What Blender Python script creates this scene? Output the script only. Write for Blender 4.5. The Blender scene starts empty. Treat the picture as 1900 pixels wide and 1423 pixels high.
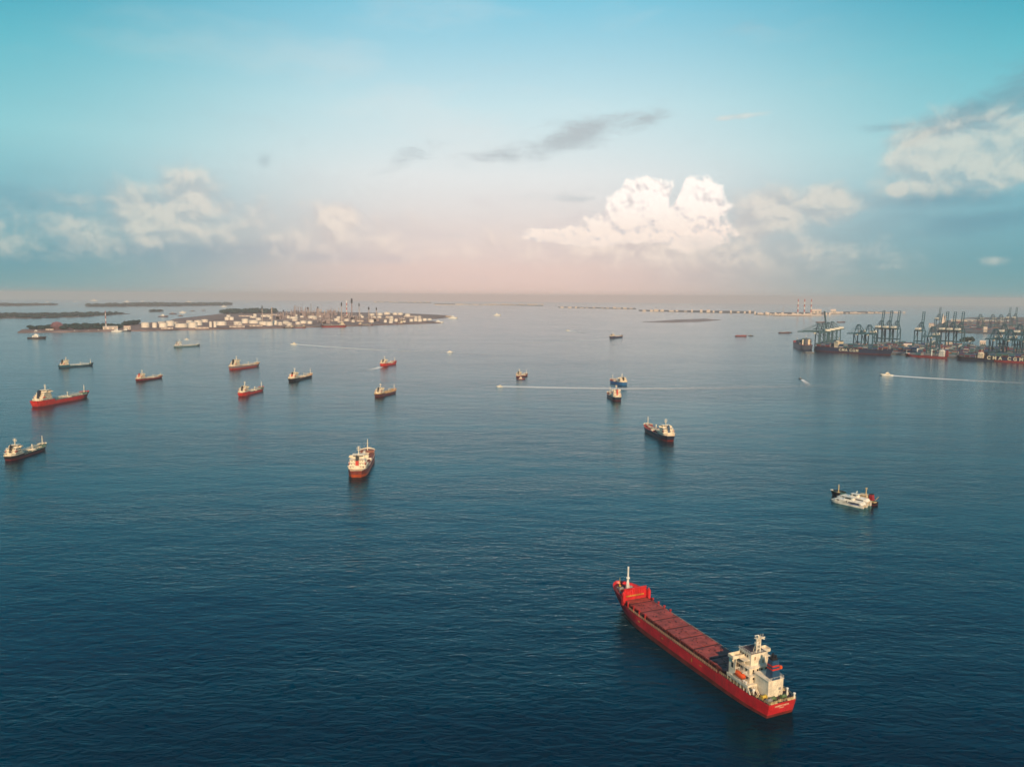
import bpy, bmesh, math, random
from mathutils import Vector, Matrix

scene = bpy.context.scene
col = scene.collection
R = math.radians

# ------------------------------------------------------------------ camera
CAM_H = 160.0
FPX, CX, CY = 1450.0, 950.0, 711.5          # focal length in photo pixels, image centre
PITCH = math.atan((CY - 550.0) / FPX)
ROLL = math.atan(0.0068)
cam_data = bpy.data.cameras.new("camera")
cam_data.sensor_fit = 'HORIZONTAL'
cam_data.sensor_width = 36.0
cam_data.lens = 36.0 * FPX / 1900.0
cam_data.clip_start = 1.0
cam_data.clip_end = 200000.0
cam = bpy.data.objects.new("camera", cam_data)
col.objects.link(cam)
_F = Vector((0, math.cos(PITCH), -math.sin(PITCH)))
_R0 = Vector((1, 0, 0)); _U0 = _R0.cross(_F)
_R = _R0 * math.cos(ROLL) + _U0 * math.sin(ROLL)
_U = _U0 * math.cos(ROLL) - _R0 * math.sin(ROLL)
_m = Matrix((( _R.x, _U.x, -_F.x, 0), (_R.y, _U.y, -_F.y, 0), (_R.z, _U.z, -_F.z, CAM_H), (0, 0, 0, 1)))
cam.matrix_world = _m
scene.camera = cam

def ground(px, py, z=0.0):
    """where the sea (or a level z) lies behind a pixel of the 1900x1423 photograph"""
    d = _F * FPX + _R * (px - CX) - _U * (py - CY)
    return Vector((0, 0, CAM_H)) + d * ((z - CAM_H) / d.z)

def azel(px, py):
    d = (_F * FPX + _R * (px - CX) - _U * (py - CY)).normalized()
    return math.degrees(math.atan2(d.x, d.y)), math.degrees(math.asin(d.z))

# ------------------------------------------------------------------ exposure
vs = scene.view_settings
scene.display_settings.display_device = 'sRGB'
vs.view_transform = 'Standard'
vs.look = 'None'
vs.exposure = 0.0
vs.gamma = 1.0
vs.use_curve_mapping = False
scene.cycles.use_adaptive_sampling = True
scene.cycles.adaptive_threshold = 0.02
scene.cycles.adaptive_min_samples = 8
scene.cycles.max_bounces = 6
scene.cycles.diffuse_bounces = 2
scene.cycles.glossy_bounces = 3
scene.cycles.transmission_bounces = 2
scene.cycles.transparent_max_bounces = 8
scene.cycles.volume_bounces = 0
scene.cycles.caustics_reflective = False
scene.cycles.caustics_refractive = False
scene.cycles.sample_clamp_indirect = 4.0

# ------------------------------------------------------------------ sun
SUN_EL, SUN_AZ = 30.0, 169.0                 # azimuth clockwise from +Y: behind the camera, a little to the right
sun_data = bpy.data.lights.new("sun", 'SUN')
sun_data.energy = 5.0
sun_data.angle = R(0.6)
sun_data.color = (1.0, 0.71, 0.43)
sun = bpy.data.objects.new("sun", sun_data)
col.objects.link(sun)
SUN_DIR = Vector((math.sin(R(SUN_AZ)) * math.cos(R(SUN_EL)), math.cos(R(SUN_AZ)) * math.cos(R(SUN_EL)), math.sin(R(SUN_EL))))
sun.rotation_euler = SUN_DIR.to_track_quat('Z', 'Y').to_euler()
sun.location = SUN_DIR * 500

# ------------------------------------------------------------------ node arithmetic
class S:
    """a socket with arithmetic"""
    nt = None
    def __init__(s, sock): s.k = sock
    @staticmethod
    def m(op, *a, clamp=False):
        n = S.nt.nodes.new('ShaderNodeMath'); n.operation = op; n.use_clamp = clamp
        for i, v in enumerate(a):
            if isinstance(v, S): S.nt.links.new(v.k, n.inputs[i])
            else: n.inputs[i].default_value = v
        return S(n.outputs[0])
    def __add__(s, o): return S.m('ADD', s, o)
    __radd__ = __add__
    def __sub__(s, o): return S.m('SUBTRACT', s, o)
    def __rsub__(s, o): return S.m('SUBTRACT', o, s)
    def __mul__(s, o): return S.m('MULTIPLY', s, o)
    __rmul__ = __mul__
    def __truediv__(s, o): return S.m('DIVIDE', s, o)
    def __neg__(s): return S.m('MULTIPLY', s, -1.0)

DIM = ['2D']
def smooth(x, a, b):
    n = S.nt.nodes.new('ShaderNodeMapRange'); n.interpolation_type = 'SMOOTHSTEP'
    S.nt.links.new(x.k, n.inputs[0]); n.inputs[1].default_value = a; n.inputs[2].default_value = b
    return S(n.outputs[0])
def vec(x, y, z):
    n = S.nt.nodes.new('ShaderNodeCombineXYZ')
    for i, v in enumerate((x, y, z)):
        if isinstance(v, S): S.nt.links.new(v.k, n.inputs[i])
        else: n.inputs[i].default_value = v
    return S(n.outputs[0])
def noise(v, scale, detail=4, rough=0.5, dist=0.0, color=False):
    n = S.nt.nodes.new('ShaderNodeTexNoise'); n.noise_dimensions = DIM[0]; S.nt.links.new(v.k, n.inputs['Vector'])
    n.inputs['Scale'].default_value = scale; n.inputs['Detail'].default_value = detail
    n.inputs['Roughness'].default_value = rough; n.inputs['Distortion'].default_value = dist
    return S(n.outputs['Color' if color else 'Fac'])
def voro(v, scale, detail=2, rough=0.5, smoothness=0.6):
    n = S.nt.nodes.new('ShaderNodeTexVoronoi'); n.feature = 'SMOOTH_F1'; n.voronoi_dimensions = '2D'; S.nt.links.new(v.k, n.inputs['Vector'])
    n.inputs['Scale'].default_value = scale; n.inputs['Smoothness'].default_value = smoothness
    n.inputs['Detail'].default_value = detail; n.inputs['Roughness'].default_value = rough
    n.normalize = True
    return S(n.outputs['Distance'])
def mixc(f, a, b):
    n = S.nt.nodes.new('ShaderNodeMix'); n.data_type = 'RGBA'; n.clamp_factor = True
    for idx, v in ((0, f), (6, a), (7, b)):
        if isinstance(v, S): S.nt.links.new(v.k, n.inputs[idx])
        elif idx == 0: n.inputs[0].default_value = v
        else: n.inputs[idx].default_value = tuple(v) + (1,) if len(v) == 3 else v
    return S(n.outputs[2])
def ramp(x, stops, interp='EASE'):
    n = S.nt.nodes.new('ShaderNodeValToRGB'); S.nt.links.new(x.k, n.inputs[0])
    cr = n.color_ramp; cr.interpolation = interp
    while len(cr.elements) < len(stops): cr.elements.new(0.5)
    for e, (p, c) in zip(cr.elements, stops):
        e.position = p; e.color = tuple(c) + (1,)
    return S(n.outputs[0])
def blob(az, el, a, e, sa, se, tilt=0.0):
    """soft ellipse in the sky, degrees; tilt leans its long axis"""
    dx = az - a; dy = el - e
    if tilt:
        c, s_ = math.cos(R(tilt)), math.sin(R(tilt))
        dx, dy = dx * c + dy * s_, dy * c - dx * s_
    q = S.m('POWER', dx * (1.0 / sa), 2.0) + S.m('POWER', dy * (1.0 / se), 2.0)
    return S.m('EXPONENT', -q)
def fmax(*a):
    r = a[0]
    for b in a[1:]: r = S.m('MAXIMUM', r, b)
    return r

# ------------------------------------------------------------------ world: morning sky with clouds
world = bpy.data.worlds.new("World")
scene.world = world
world.use_nodes = True
nt = world.node_tree
nt.nodes.clear()
S.nt = nt
tc = nt.nodes.new('ShaderNodeTexCoord')
sep = nt.nodes.new('ShaderNodeSeparateXYZ')
nt.links.new(tc.outputs['Generated'], sep.inputs[0])
X, Y, Z = (S(sep.outputs[i]) for i in range(3))
az = S.m('ARCTAN2', X, Y) * (180 / math.pi)
el = S.m('ARCSINE', Z) * (180 / math.pi)
elp = S.m('MAXIMUM', el, 0.0)

sky = nt.nodes.new('ShaderNodeTexSky')
sky.sky_type = 'NISHITA'
sky.sun_disc = False
sky.sun_elevation = R(SUN_EL)
sky.sun_rotation = R(SUN_AZ)
sky.altitude = 100
sky.air_density = 1.0
sky.dust_density = 2.0
sky.ozone_density = 2.0

# clear air: warm and pale low down opposite the sun, teal to the sides, bluer overhead
p = S.m('POWER', elp * (1 / 90.0), 0.5)      # square root spreads the low elevations over the ramp
def st(deg): return math.sqrt(deg / 90.0)
mid = ramp(p, [(st(0), (.82, .59, .51)), (st(2), (.81, .62, .56)), (st(5), (.80, .71, .67)), (st(8.5), (.80, .82, .81)),
               (st(13), (.60, .79, .83)), (st(20), (.22, .59, .75)), (st(38), (.02, .22, .42)), (1, (.005, .09, .24))], 'LINEAR')
side = ramp(p, [(st(0), (.22, .39, .40)), (st(1.2), (.165, .37, .40)), (st(2.5), (.15, .37, .42)), (st(6), (.19, .45, .52)), (st(10), (.24, .60, .65)),
                (st(15), (.10, .49, .58)), (st(20), (.005, .33, .46)), (st(38), (.006, .20, .39)), (1, (.005, .09, .24))], 'LINEAR')
AZC = -0.5
wid = smooth(el, 2.0, 11.0) * 3.0 + 21.0     # the pale glow opens out upwards
wz = S.m('EXPONENT', -S.m('POWER', S.m('ABSOLUTE', (az - AZC) / wid), 2.8))
base = mixc(wz, side, mid)

# cloud noises in sky angles (wider than tall)
warp = noise(vec(az * 0.25, el * 0.35, 0), 1.0, 3, 0.5, color=True)
sw = nt.nodes.new('ShaderNodeSeparateColor'); nt.links.new(warp.k, sw.inputs[0])
wa, we = S(sw.outputs[0]) - 0.5, S(sw.outputs[1]) - 0.5
azw, elw = az + wa * 2.0, el + we * 1.2

# thin high veil and a low bank of cloud that run on all round the horizon
veil = noise(vec(azw * 0.05, elw * 0.22, 0), 1.0, 5, 0.55)
veil = smooth(veil, 0.48, 0.75) * smooth(el, 2.0, 9.0) * (1.0 - smooth(el, 17.0, 32.0)) * 0.22
n2 = noise(vec(azw * 0.16 + 31.0, elw * 0.55, 0), 1.0, 6, 0.58)
ring = S.m('EXPONENT', -S.m('POWER', (el - 4.0) * (1 / 3.0), 2.0)) * 0.26
veilc = mixc(veil, base, mixc(wz, (.40, .62, .64), (.82, .80, .78)))
bankc = mixc(wz, (.13, .32, .40), (.62, .54, .55))
plain = mixc(smooth(ring + (n2 - 0.5) * 1.2, 0.1, 1.2) * 0.8, veilc, bankc)

def cloud_at(px, py, rx, ry, tilt=0.0):
    a, e = azel(px, py)
    return blob(az, el, a, e, rx / 25.3, ry / 25.3, tilt)   # 25.3 photo pixels to a degree

# grey strips
n1 = noise(vec(azw * 0.35 + 11.0, elw * 1.1, 0), 1.0, 5, 0.6)
strip = fmax(cloud_at(1075, 250, 125, 24, 14), cloud_at(930, 288, 80, 15, 6) * .75, cloud_at(1190, 225, 60, 15, 16) * .7,
             cloud_at(765, 285, 60, 17, 22) * .55, cloud_at(488, 300, 16, 14) * .6, cloud_at(1050, 369, 70, 9, -2) * .7,
             cloud_at(1800, 215, 120, 26, 16) * .95, cloud_at(1900, 175, 90, 40, 25) * .9, cloud_at(1660, 236, 80, 10, 2) * .7)
strip = smooth(strip + (n1 - 0.5) * 1.3, 0.15, 1.1) * 0.85
skyc = mixc(strip, veilc, mixc(wz, (.16, .36, .43), (.47, .52, .54)))

# long dark bases of the low bank
bank = fmax(ring * 0.9, cloud_at(330, 472, 300, 30, 3), cloud_at(1300, 520, 500, 26) * .45, cloud_at(700, 520, 500, 30) * .4, cloud_at(120, 480, 200, 30, 10) * .8, cloud_at(640, 475, 170, 20) * .8, cloud_at(40, 380, 90, 50) * .55,
            cloud_at(1720, 370, 190, 20, -2) * .9, cloud_at(1820, 410, 160, 22, 8) * .8, cloud_at(1640, 420, 90, 26, 10) * .6, cloud_at(850, 420, 160, 50, 25) * .35)
bank = smooth(bank + (n2 - 0.5) * 1.2, 0.1, 1.2) * 0.8
skyc = mixc(bank, skyc, bankc)

# soft faint cumulus (left pair, right pair, low smears)
n3 = noise(vec(azw * 0.45 + 5.5, elw * 0.55, 0), 1.0, 4, 0.52)
n3b = noise(vec(azw * 0.45 + 5.60, elw * 0.55 + 0.28, 0), 1.0, 3, 0.52)
soft = fmax(cloud_at(240, 425, 340, 66, 5) * .66, cloud_at(620, 440, 220, 62) * .62, cloud_at(1320, 478, 400, 46) * .66, cloud_at(980, 465, 220, 60) * .48,
            cloud_at(345, 372, 66, 66), cloud_at(262, 398, 66, 58), cloud_at(300, 432, 130, 36) * .9, cloud_at(410, 388, 44, 30) * .7,
            cloud_at(628, 405, 52, 34), cloud_at(620, 440, 60, 26) * .75,
            cloud_at(1745, 285, 80, 56) * 1.5, cloud_at(1865, 282, 80, 56) * 1.5, cloud_at(1800, 320, 140, 36) * 1.15,
            cloud_at(1440, 388, 80, 46), cloud_at(1528, 380, 62, 42) * 1.05, cloud_at(1398, 418, 48, 42) * 1.05, cloud_at(1450, 460, 150, 26) * .55,
            cloud_at(1510, 468, 40, 14) * .7, cloud_at(1380, 485, 60, 14) * .55, cloud_at(1630, 495, 50, 10) * .55, cloud_at(1845, 484, 26, 10) * .6,
            cloud_at(1060, 485, 130, 22) * .5, cloud_at(455, 467, 30, 10) * .6, cloud_at(150, 440, 120, 18, 8) * .5,
            cloud_at(1360, 218, 60, 7, 4) * .55, cloud_at(1668, 349, 22, 15) * 1.15, cloud_at(1200, 468, 210, 30) * .85)
sden = smooth(soft + (n3 - 0.5) * 0.72, 0.22, 0.84)
slit = smooth((n3 - n3b) * 2.2 + smooth(soft, .2, 1.0) * .2 + 0.42, 0.1, 0.95)
scol = mixc(slit, mixc(wz, (.34, .46, .49), (.72, .60, .56)), mixc(wz, (.70, .68, .59), (.96, .81, .70)))
skyc = mixc(sden * 0.66, skyc, scol)

# the bright cumulus
CLOUD_SEED = 123.0
def billow(u, v, d):
    a_ = voro(vec(u, v, 0), 0.80, d, 0.48, 0.5)
    b_ = noise(vec(u, v, 0), 0.7, 5, 0.6)
    return (0.42 - a_) * 1.5 + (b_ - 0.5) * 1.1
bu, bv = az + wa * 0.9 + CLOUD_SEED, el + we * 0.9
bl = billow(bu, bv, 3)
bl2 = billow(bu + 0.10, bv + 0.22, 2)
core = fmax(cloud_at(1208, 392, 68, 56), cloud_at(1200, 370, 58, 36), cloud_at(1172, 388, 50, 34), cloud_at(1296, 384, 52, 50), cloud_at(1300, 366, 42, 30) * .95, cloud_at(1285, 428, 70, 40),
            cloud_at(1150, 420, 66, 36), cloud_at(1080, 438, 72, 20), cloud_at(1008, 437, 42, 14))
core = core - cloud_at(1246, 375, 8, 40, -22) * .30
cden = smooth(core + bl * 0.40 + (n3 - 0.5) * 0.12, 0.40, 0.60)
# the foot of the cloud sinks into the haze
foot = smooth(el + (n3 - 0.5) * 1.6, 2.4, 4.6)
cden = cden * (foot * 0.9 + 0.1)
clit = smooth(bl * 0.9 + (bl - bl2) * 1.5 + (core - 0.8) * .4 + 0.30, -0.40, 0.52)
ccol = mixc(clit, (.74, .67, .65), mixc(smooth(el, 4.2, 7.5), (1.0, .85, .75), (1.10, 1.02, .94)))
cumc = mixc(cden, skyc, ccol)

# lowest air swallows everything
low = (1.0 - smooth(elp, 0.1, 3.4)) * 0.9
def shade(c):
    c = mixc(low, c, base)
    g_ = nt.nodes.new('ShaderNodeVectorMath'); g_.operation = 'SCALE'
    nt.links.new(c.k, g_.inputs[0]); g_.inputs['Scale'].default_value = 10.0
    c = mixc(0.03, S(g_.outputs[0]), S(sky.outputs[0]))
    bg = nt.nodes.new('ShaderNodeBackground')
    nt.links.new(c.k, bg.inputs[0]); bg.inputs[1].default_value = 0.1
    return bg.outputs[0]
def mixs(f, a, b):
    n = nt.nodes.new('ShaderNodeMixShader'); nt.links.new(f.k, n.inputs[0])
    nt.links.new(a, n.inputs[1]); nt.links.new(b, n.inputs[2]); return n.outputs[0]
def zone(a0, a1, e0, e1, fa, fe):
    return (smooth(az, a0 - fa, a0) * (1.0 - smooth(az, a1, a1 + fa))) * (smooth(el, e0 - fe, e0) * (1.0 - smooth(el, e1, e1 + fe)))
detail = mixs(zone(-1.0, 31.0, 2.6, 9.2, 0.5, 0.4), shade(skyc), shade(cumc))
total = mixs(zone(-44.0, 44.0, -0.5, 17.0, 6.0, 2.5), shade(plain), detail)
wo = nt.nodes.new('ShaderNodeOutputWorld')
nt.links.new(total, wo.inputs[0])
world.cycles.sampling_method = 'MANUAL'
world.cycles.sample_map_resolution = 512

# ------------------------------------------------------------------ helpers
def link(o, parent=None):
    col.objects.link(o)
    if parent is not None: o.parent = parent
    return o
def tag(o, label=None, cat=None, group=None, kind=None):
    if label: o['label'] = label
    if cat: o['category'] = cat
    if group: o['group'] = group
    if kind: o['kind'] = kind
    return o

MATS = {}
DIM[0] = '3D'
def mat(name, rgb, rough=0.55, metal=0.0, vary=0.12, scale=0.35, streak=0.0, rust=None, spec=0.4):
    """painted surface: base colour with uneven fading, optional vertical streaks of rust or dirt"""
    if name in MATS: return MATS[name]
    m = bpy.data.materials.new(name); m.use_nodes = True
    t = m.node_tree; S.nt = t
    b = t.nodes['Principled BSDF']
    g = t.nodes.new('ShaderNodeNewGeometry')
    pos = S(g.outputs['Position'])
    n = noise(pos, scale, 5, 0.6)
    dark = tuple(c * (1 - vary * 2.2) for c in rgb); light = tuple(min(1, c * (1 + vary)) for c in rgb)
    c = mixc(smooth(n, 0.3, 0.7), dark, light)
    if streak:
        sx = t.nodes.new('ShaderNodeVectorMath'); sx.operation = 'MULTIPLY'
        t.links.new(pos.k, sx.inputs[0]); sx.inputs[1].default_value = (1.0, 1.0, 0.12)
        ns = noise(S(sx.outputs[0]), 1.1, 5, 0.7)
        big = noise(pos, 0.07, 3, 0.6)
        c = mixc(smooth(ns + (big - 0.5) * 0.5, 0.50, 0.72) * streak, c, rust or (.16, .07, .035))
    t.links.new(c.k, b.inputs['Base Color'])
    b.inputs['Roughness'].default_value = rough
    b.inputs['Metallic'].default_value = metal
    b.inputs['Specular IOR Level'].default_value = spec
    MATS[name] = m
    return m

# ------------------------------------------------------------------ the sea
SEA = 23000.0        # as far as the eye reaches from this height before the sea dips below the horizon
def make_sea():
    me = bpy.data.meshes.new("sea")
    n = 192
    me.from_pydata([(SEA * math.cos(2 * math.pi * i / n), SEA * math.sin(2 * math.pi * i / n), 0) for i in range(n)], [], [tuple(range(n))])
    o = link(bpy.data.objects.new("sea", me)); tag(o, kind='structure')
    m = bpy.data.materials.new("sea_water"); m.use_nodes = True
    t = m.node_tree; S.nt = t; t.nodes.clear()
    g = t.nodes.new('ShaderNodeNewGeometry')
    pos = g.outputs['Position']
    def mapped(sx, sy, rot):
        k = t.nodes.new('ShaderNodeMapping'); t.links.new(pos, k.inputs[0])
        k.inputs['Rotation'].default_value = (0, 0, R(rot)); k.inputs['Scale'].default_value = (sx, sy, 1)
        return S(k.outputs[0])
    DIM[0] = '2D'
    w1 = noise(mapped(0.14, 0.31, 12), 1.0, 4, 0.5, 0.5)       # wind waves
    w2 = noise(mapped(0.34, 0.70, -18), 1.0, 4, 0.62, 0.4)      # chop
    w3 = noise(mapped(0.016, 0.034, 25), 1.0, 2, 0.5)           # low swell
    w4 = noise(mapped(0.045, 0.115, 4), 1.0, 3, 0.5, 0.6)       # longer crests that show farther out
    gust = noise(mapped(0.0018, 0.0065, 8), 1.0, 5, 0.62, 0.6)  # gusts and current lines: rougher and smoother patches
    slick = noise(mapped(0.0009, 0.011, -6), 1.0, 4, 0.6, 1.0)  # long calm streaks
    DIM[0] = '3D'
    gs = smooth(gust, 0.36, 0.66) * (1.0 - smooth(slick, 0.60, 0.70) * 0.6)
    hgt = w1 * 0.78 + w2 * 0.22 + w4 * 0.9 + w3 * 1.8
    bmp = t.nodes.new('ShaderNodeBump')
    t.links.new(hgt.k, bmp.inputs['Height'])
    bs = gs * 0.4 + 0.6
    t.links.new(bs.k, bmp.inputs['Strength'])
    bmp.inputs['Distance'].default_value = 0.62
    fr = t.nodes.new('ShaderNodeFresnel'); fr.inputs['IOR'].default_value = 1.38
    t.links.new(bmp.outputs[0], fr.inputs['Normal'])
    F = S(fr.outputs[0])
    # teal painted into the reflected sky on steep looks, fading out on skimming ones
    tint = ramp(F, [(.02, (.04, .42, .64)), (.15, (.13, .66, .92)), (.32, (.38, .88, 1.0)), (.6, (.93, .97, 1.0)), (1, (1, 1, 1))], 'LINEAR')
    gl = t.nodes.new('ShaderNodeBsdfGlossy'); gl.inputs['Roughness'].default_value = 0.13
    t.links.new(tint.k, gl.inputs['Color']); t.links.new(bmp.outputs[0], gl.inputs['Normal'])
    df = t.nodes.new('ShaderNodeBsdfDiffuse')
    deep = mixc(gs, (.0001, .011, .021), (.0002, .018, .032))
    t.links.new(deep.k, df.inputs['Color']); t.links.new(bmp.outputs[0], df.inputs['Normal'])
    mx = t.nodes.new('ShaderNodeMixShader'); t.links.new(F.k, mx.inputs[0])
    t.links.new(df.outputs[0], mx.inputs[1]); t.links.new(gl.outputs[0], mx.inputs[2])
    out = t.nodes.new('ShaderNodeOutputMaterial'); t.links.new(mx.outputs[0], out.inputs['Surface'])
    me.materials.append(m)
    return o
make_sea()

# ------------------------------------------------------------------ mesh builder
class MB:
    def __init__(s): s.v, s.f, s.mi = [], [], []
    def add(s, verts, faces, mi=0):
        b = len(s.v); s.v += [tuple(v) for v in verts]
        s.f += [tuple(i + b for i in f) for f in faces]; s.mi += [mi] * len(faces); return s
    def box(s, x0, x1, y0, y1, z0, z1, mi=0, top=None):
        """top=(dx0,dx1,dy) pulls the top edges in"""
        a, b, c = top or (0, 0, 0)
        v = [(x0, y0, z0), (x1, y0, z0), (x1, y1, z0), (x0, y1, z0), (x0 + a, y0 + c, z1), (x1 - b, y0 + c, z1), (x1 - b, y1 - c, z1), (x0 + a, y1 - c, z1)]
        return s.add(v, [(0, 3, 2, 1), (4, 5, 6, 7), (0, 1, 5, 4), (1, 2, 6, 5), (2, 3, 7, 6), (3, 0, 4, 7)], mi)
    def cyl(s, p0, p1, r0, r1=None, n=8, mi=0, cap=True):
        r1 = r0 if r1 is None else r1
        p0, p1 = Vector(p0), Vector(p1); d = (p1 - p0).normalized()
        a = d.orthogonal().normalized(); b = d.cross(a)
        v = []
        for p, r in ((p0, r0), (p1, r1)):
            v += [p + (a * math.cos(2 * math.pi * i / n) + b * math.sin(2 * math.pi * i / n)) * r for i in range(n)]
        f = [(i, (i + 1) % n, n + (i + 1) % n, n + i) for i in range(n)]
        if cap: f += [tuple(range(n - 1, -1, -1)), tuple(range(n, 2 * n))]
        return s.add(v, f, mi)
    def bar(s, p0, p1, w=0.3, mi=0): return s.cyl(p0, p1, w * 0.7, n=4, mi=mi)
    def lathe(s, c, prof, n=16, mi=0):
        """prof: (radius, z) from bottom to top about the vertical through c"""
        v, f = [], []
        for r, z in prof:
            v += [(c[0] + r * math.cos(2 * math.pi * i / n), c[1] + r * math.sin(2 * math.pi * i / n), c[2] + z) for i in range(n)]
        for k in range(len(prof) - 1):
            f += [(k * n + i, k * n + (i + 1) % n, (k + 1) * n + (i + 1) % n, (k + 1) * n + i) for i in range(n)]
        f += [tuple(range(len(prof) * n - n, len(prof) * n))]
        return s.add(v, f, mi)
    def strip(s, pts, w, h, mi=0):
        """an upright rail or flat bar along points"""
        for p, q in zip(pts, pts[1:]):
            p, q = Vector(p), Vector(q); d = (q - p)
            if d.length < 1e-4: continue
            d.normalize(); nrm = Vector((-d.y, d.x, 0)) * (w / 2)
            up = Vector((0, 0, h))
            s.add([p - nrm, q - nrm, q + nrm, p + nrm, p - nrm + up, q - nrm + up, q + nrm + up, p + nrm + up],
                  [(0, 3, 2, 1), (4, 5, 6, 7), (0, 1, 5, 4), (1, 2, 6, 5), (2, 3, 7, 6), (3, 0, 4, 7)], mi)
        return s
    def build(s, name, mats, parent=None, kind=None, smooth=False, loc=None):
        me = bpy.data.meshes.new(name); me.from_pydata(s.v, [], s.f); me.update()
        for m in (mats if isinstance(mats, (list, tuple)) else [mats]): me.materials.append(m)
        if any(s.mi): me.polygons.foreach_set('material_index', s.mi)
        if smooth: me.polygons.foreach_set('use_smooth', [True] * len(me.polygons))
        o = bpy.data.objects.new(name, me); link(o, parent)
        if loc is not None: o.location = loc
        if kind: o['kind'] = kind
        return o

def pieces(mb, name, m, parent):
    """one object for every loose piece gathered in mb"""
    n = len(mb.v); par = list(range(n))
    def find(a):
        while par[a] != a: par[a] = par[par[a]]; a = par[a]
        return a
    for f in mb.f:
        for i in f[1:]: par[find(i)] = find(f[0])
    groups = {}
    for f in mb.f: groups.setdefault(find(f[0]), []).append(f)
    for fs in groups.values():
        idx = sorted({i for f in fs for i in f}); mp = {i: k for k, i in enumerate(idx)}
        q = MB(); q.add([mb.v[i] for i in idx], [tuple(mp[i] for i in f) for f in fs]); q.build(name, m, parent)
ORD = ['first', 'second', 'third', 'fourth', 'fifth', 'sixth', 'seventh', 'eighth', 'ninth', 'tenth', 'eleventh', 'twelfth', 'thirteenth', 'fourteenth', 'fifteenth', 'sixteenth', 'seventeenth', 'eighteenth', 'nineteenth', 'twentieth']
def nth(k): return ORD[k] if k < 20 else ['twenty', 'thirty', 'forty', 'fifty', 'sixty'][k // 10 - 2 + (k % 10 == 9)][:] + ('-' + ORD[k % 10] if k % 10 != 9 else 'th')

def empty(name, loc, rz=0.0, pitch=0.0):
    o = bpy.data.objects.new(name, None); o.empty_display_size = 2.0
    o.location = loc; o.rotation_euler = (0, pitch, rz); return link(o)

def text_part(txt, size, m, parent, matrix, name="lettering", depth=0.03, spacing=1.0):
    cu = bpy.data.curves.new(name, 'FONT'); cu.body = txt; cu.size = size; cu.extrude = depth
    cu.align_x = 'CENTER'; cu.align_y = 'CENTER'; cu.space_character = spacing; cu.offset = size * 0.03
    tmp = bpy.data.objects.new(name, cu)
    me = bpy.data.meshes.new_from_object(tmp)
    bpy.data.objects.remove(tmp); bpy.data.curves.remove(cu)
    me.materials.append(m)
    o = bpy.data.objects.new(name, me); link(o, parent); o.matrix_local = matrix
    return o

# ------------------------------------------------------------------ paints
CREAM = mat('cream_paint', (.84, .73, .56), .45, streak=.16)
WHITE = mat('white_paint', (.80, .78, .72), .45, streak=.12)
GLASS = mat('dark_glass', (.015, .02, .028), .12, vary=.05, spec=.6)
BLACK = mat('black_paint', (.018, .018, .022), .5)
ORANGE = mat('lifeboat_orange', (.75, .10, .02), .45)
YELLOW = mat('yellow_paint', (.60, .42, .07), .5)
STEEL = mat('grey_steel', (.26, .25, .24), .5, streak=.25)
REDFUN = mat('funnel_red', (.55, .035, .02), .45)
BLUEFUN = mat('funnel_blue', (.02, .07, .14), .45)
RUSTY = mat('rusty_iron', (.22, .09, .05), .75)

# ------------------------------------------------------------------ hulls
def sm(a, b, x):
    if a == b: return 0.0
    t = max(0.0, min(1.0, (x - a) / (b - a))); return t * t * (3 - 2 * t)

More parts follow.
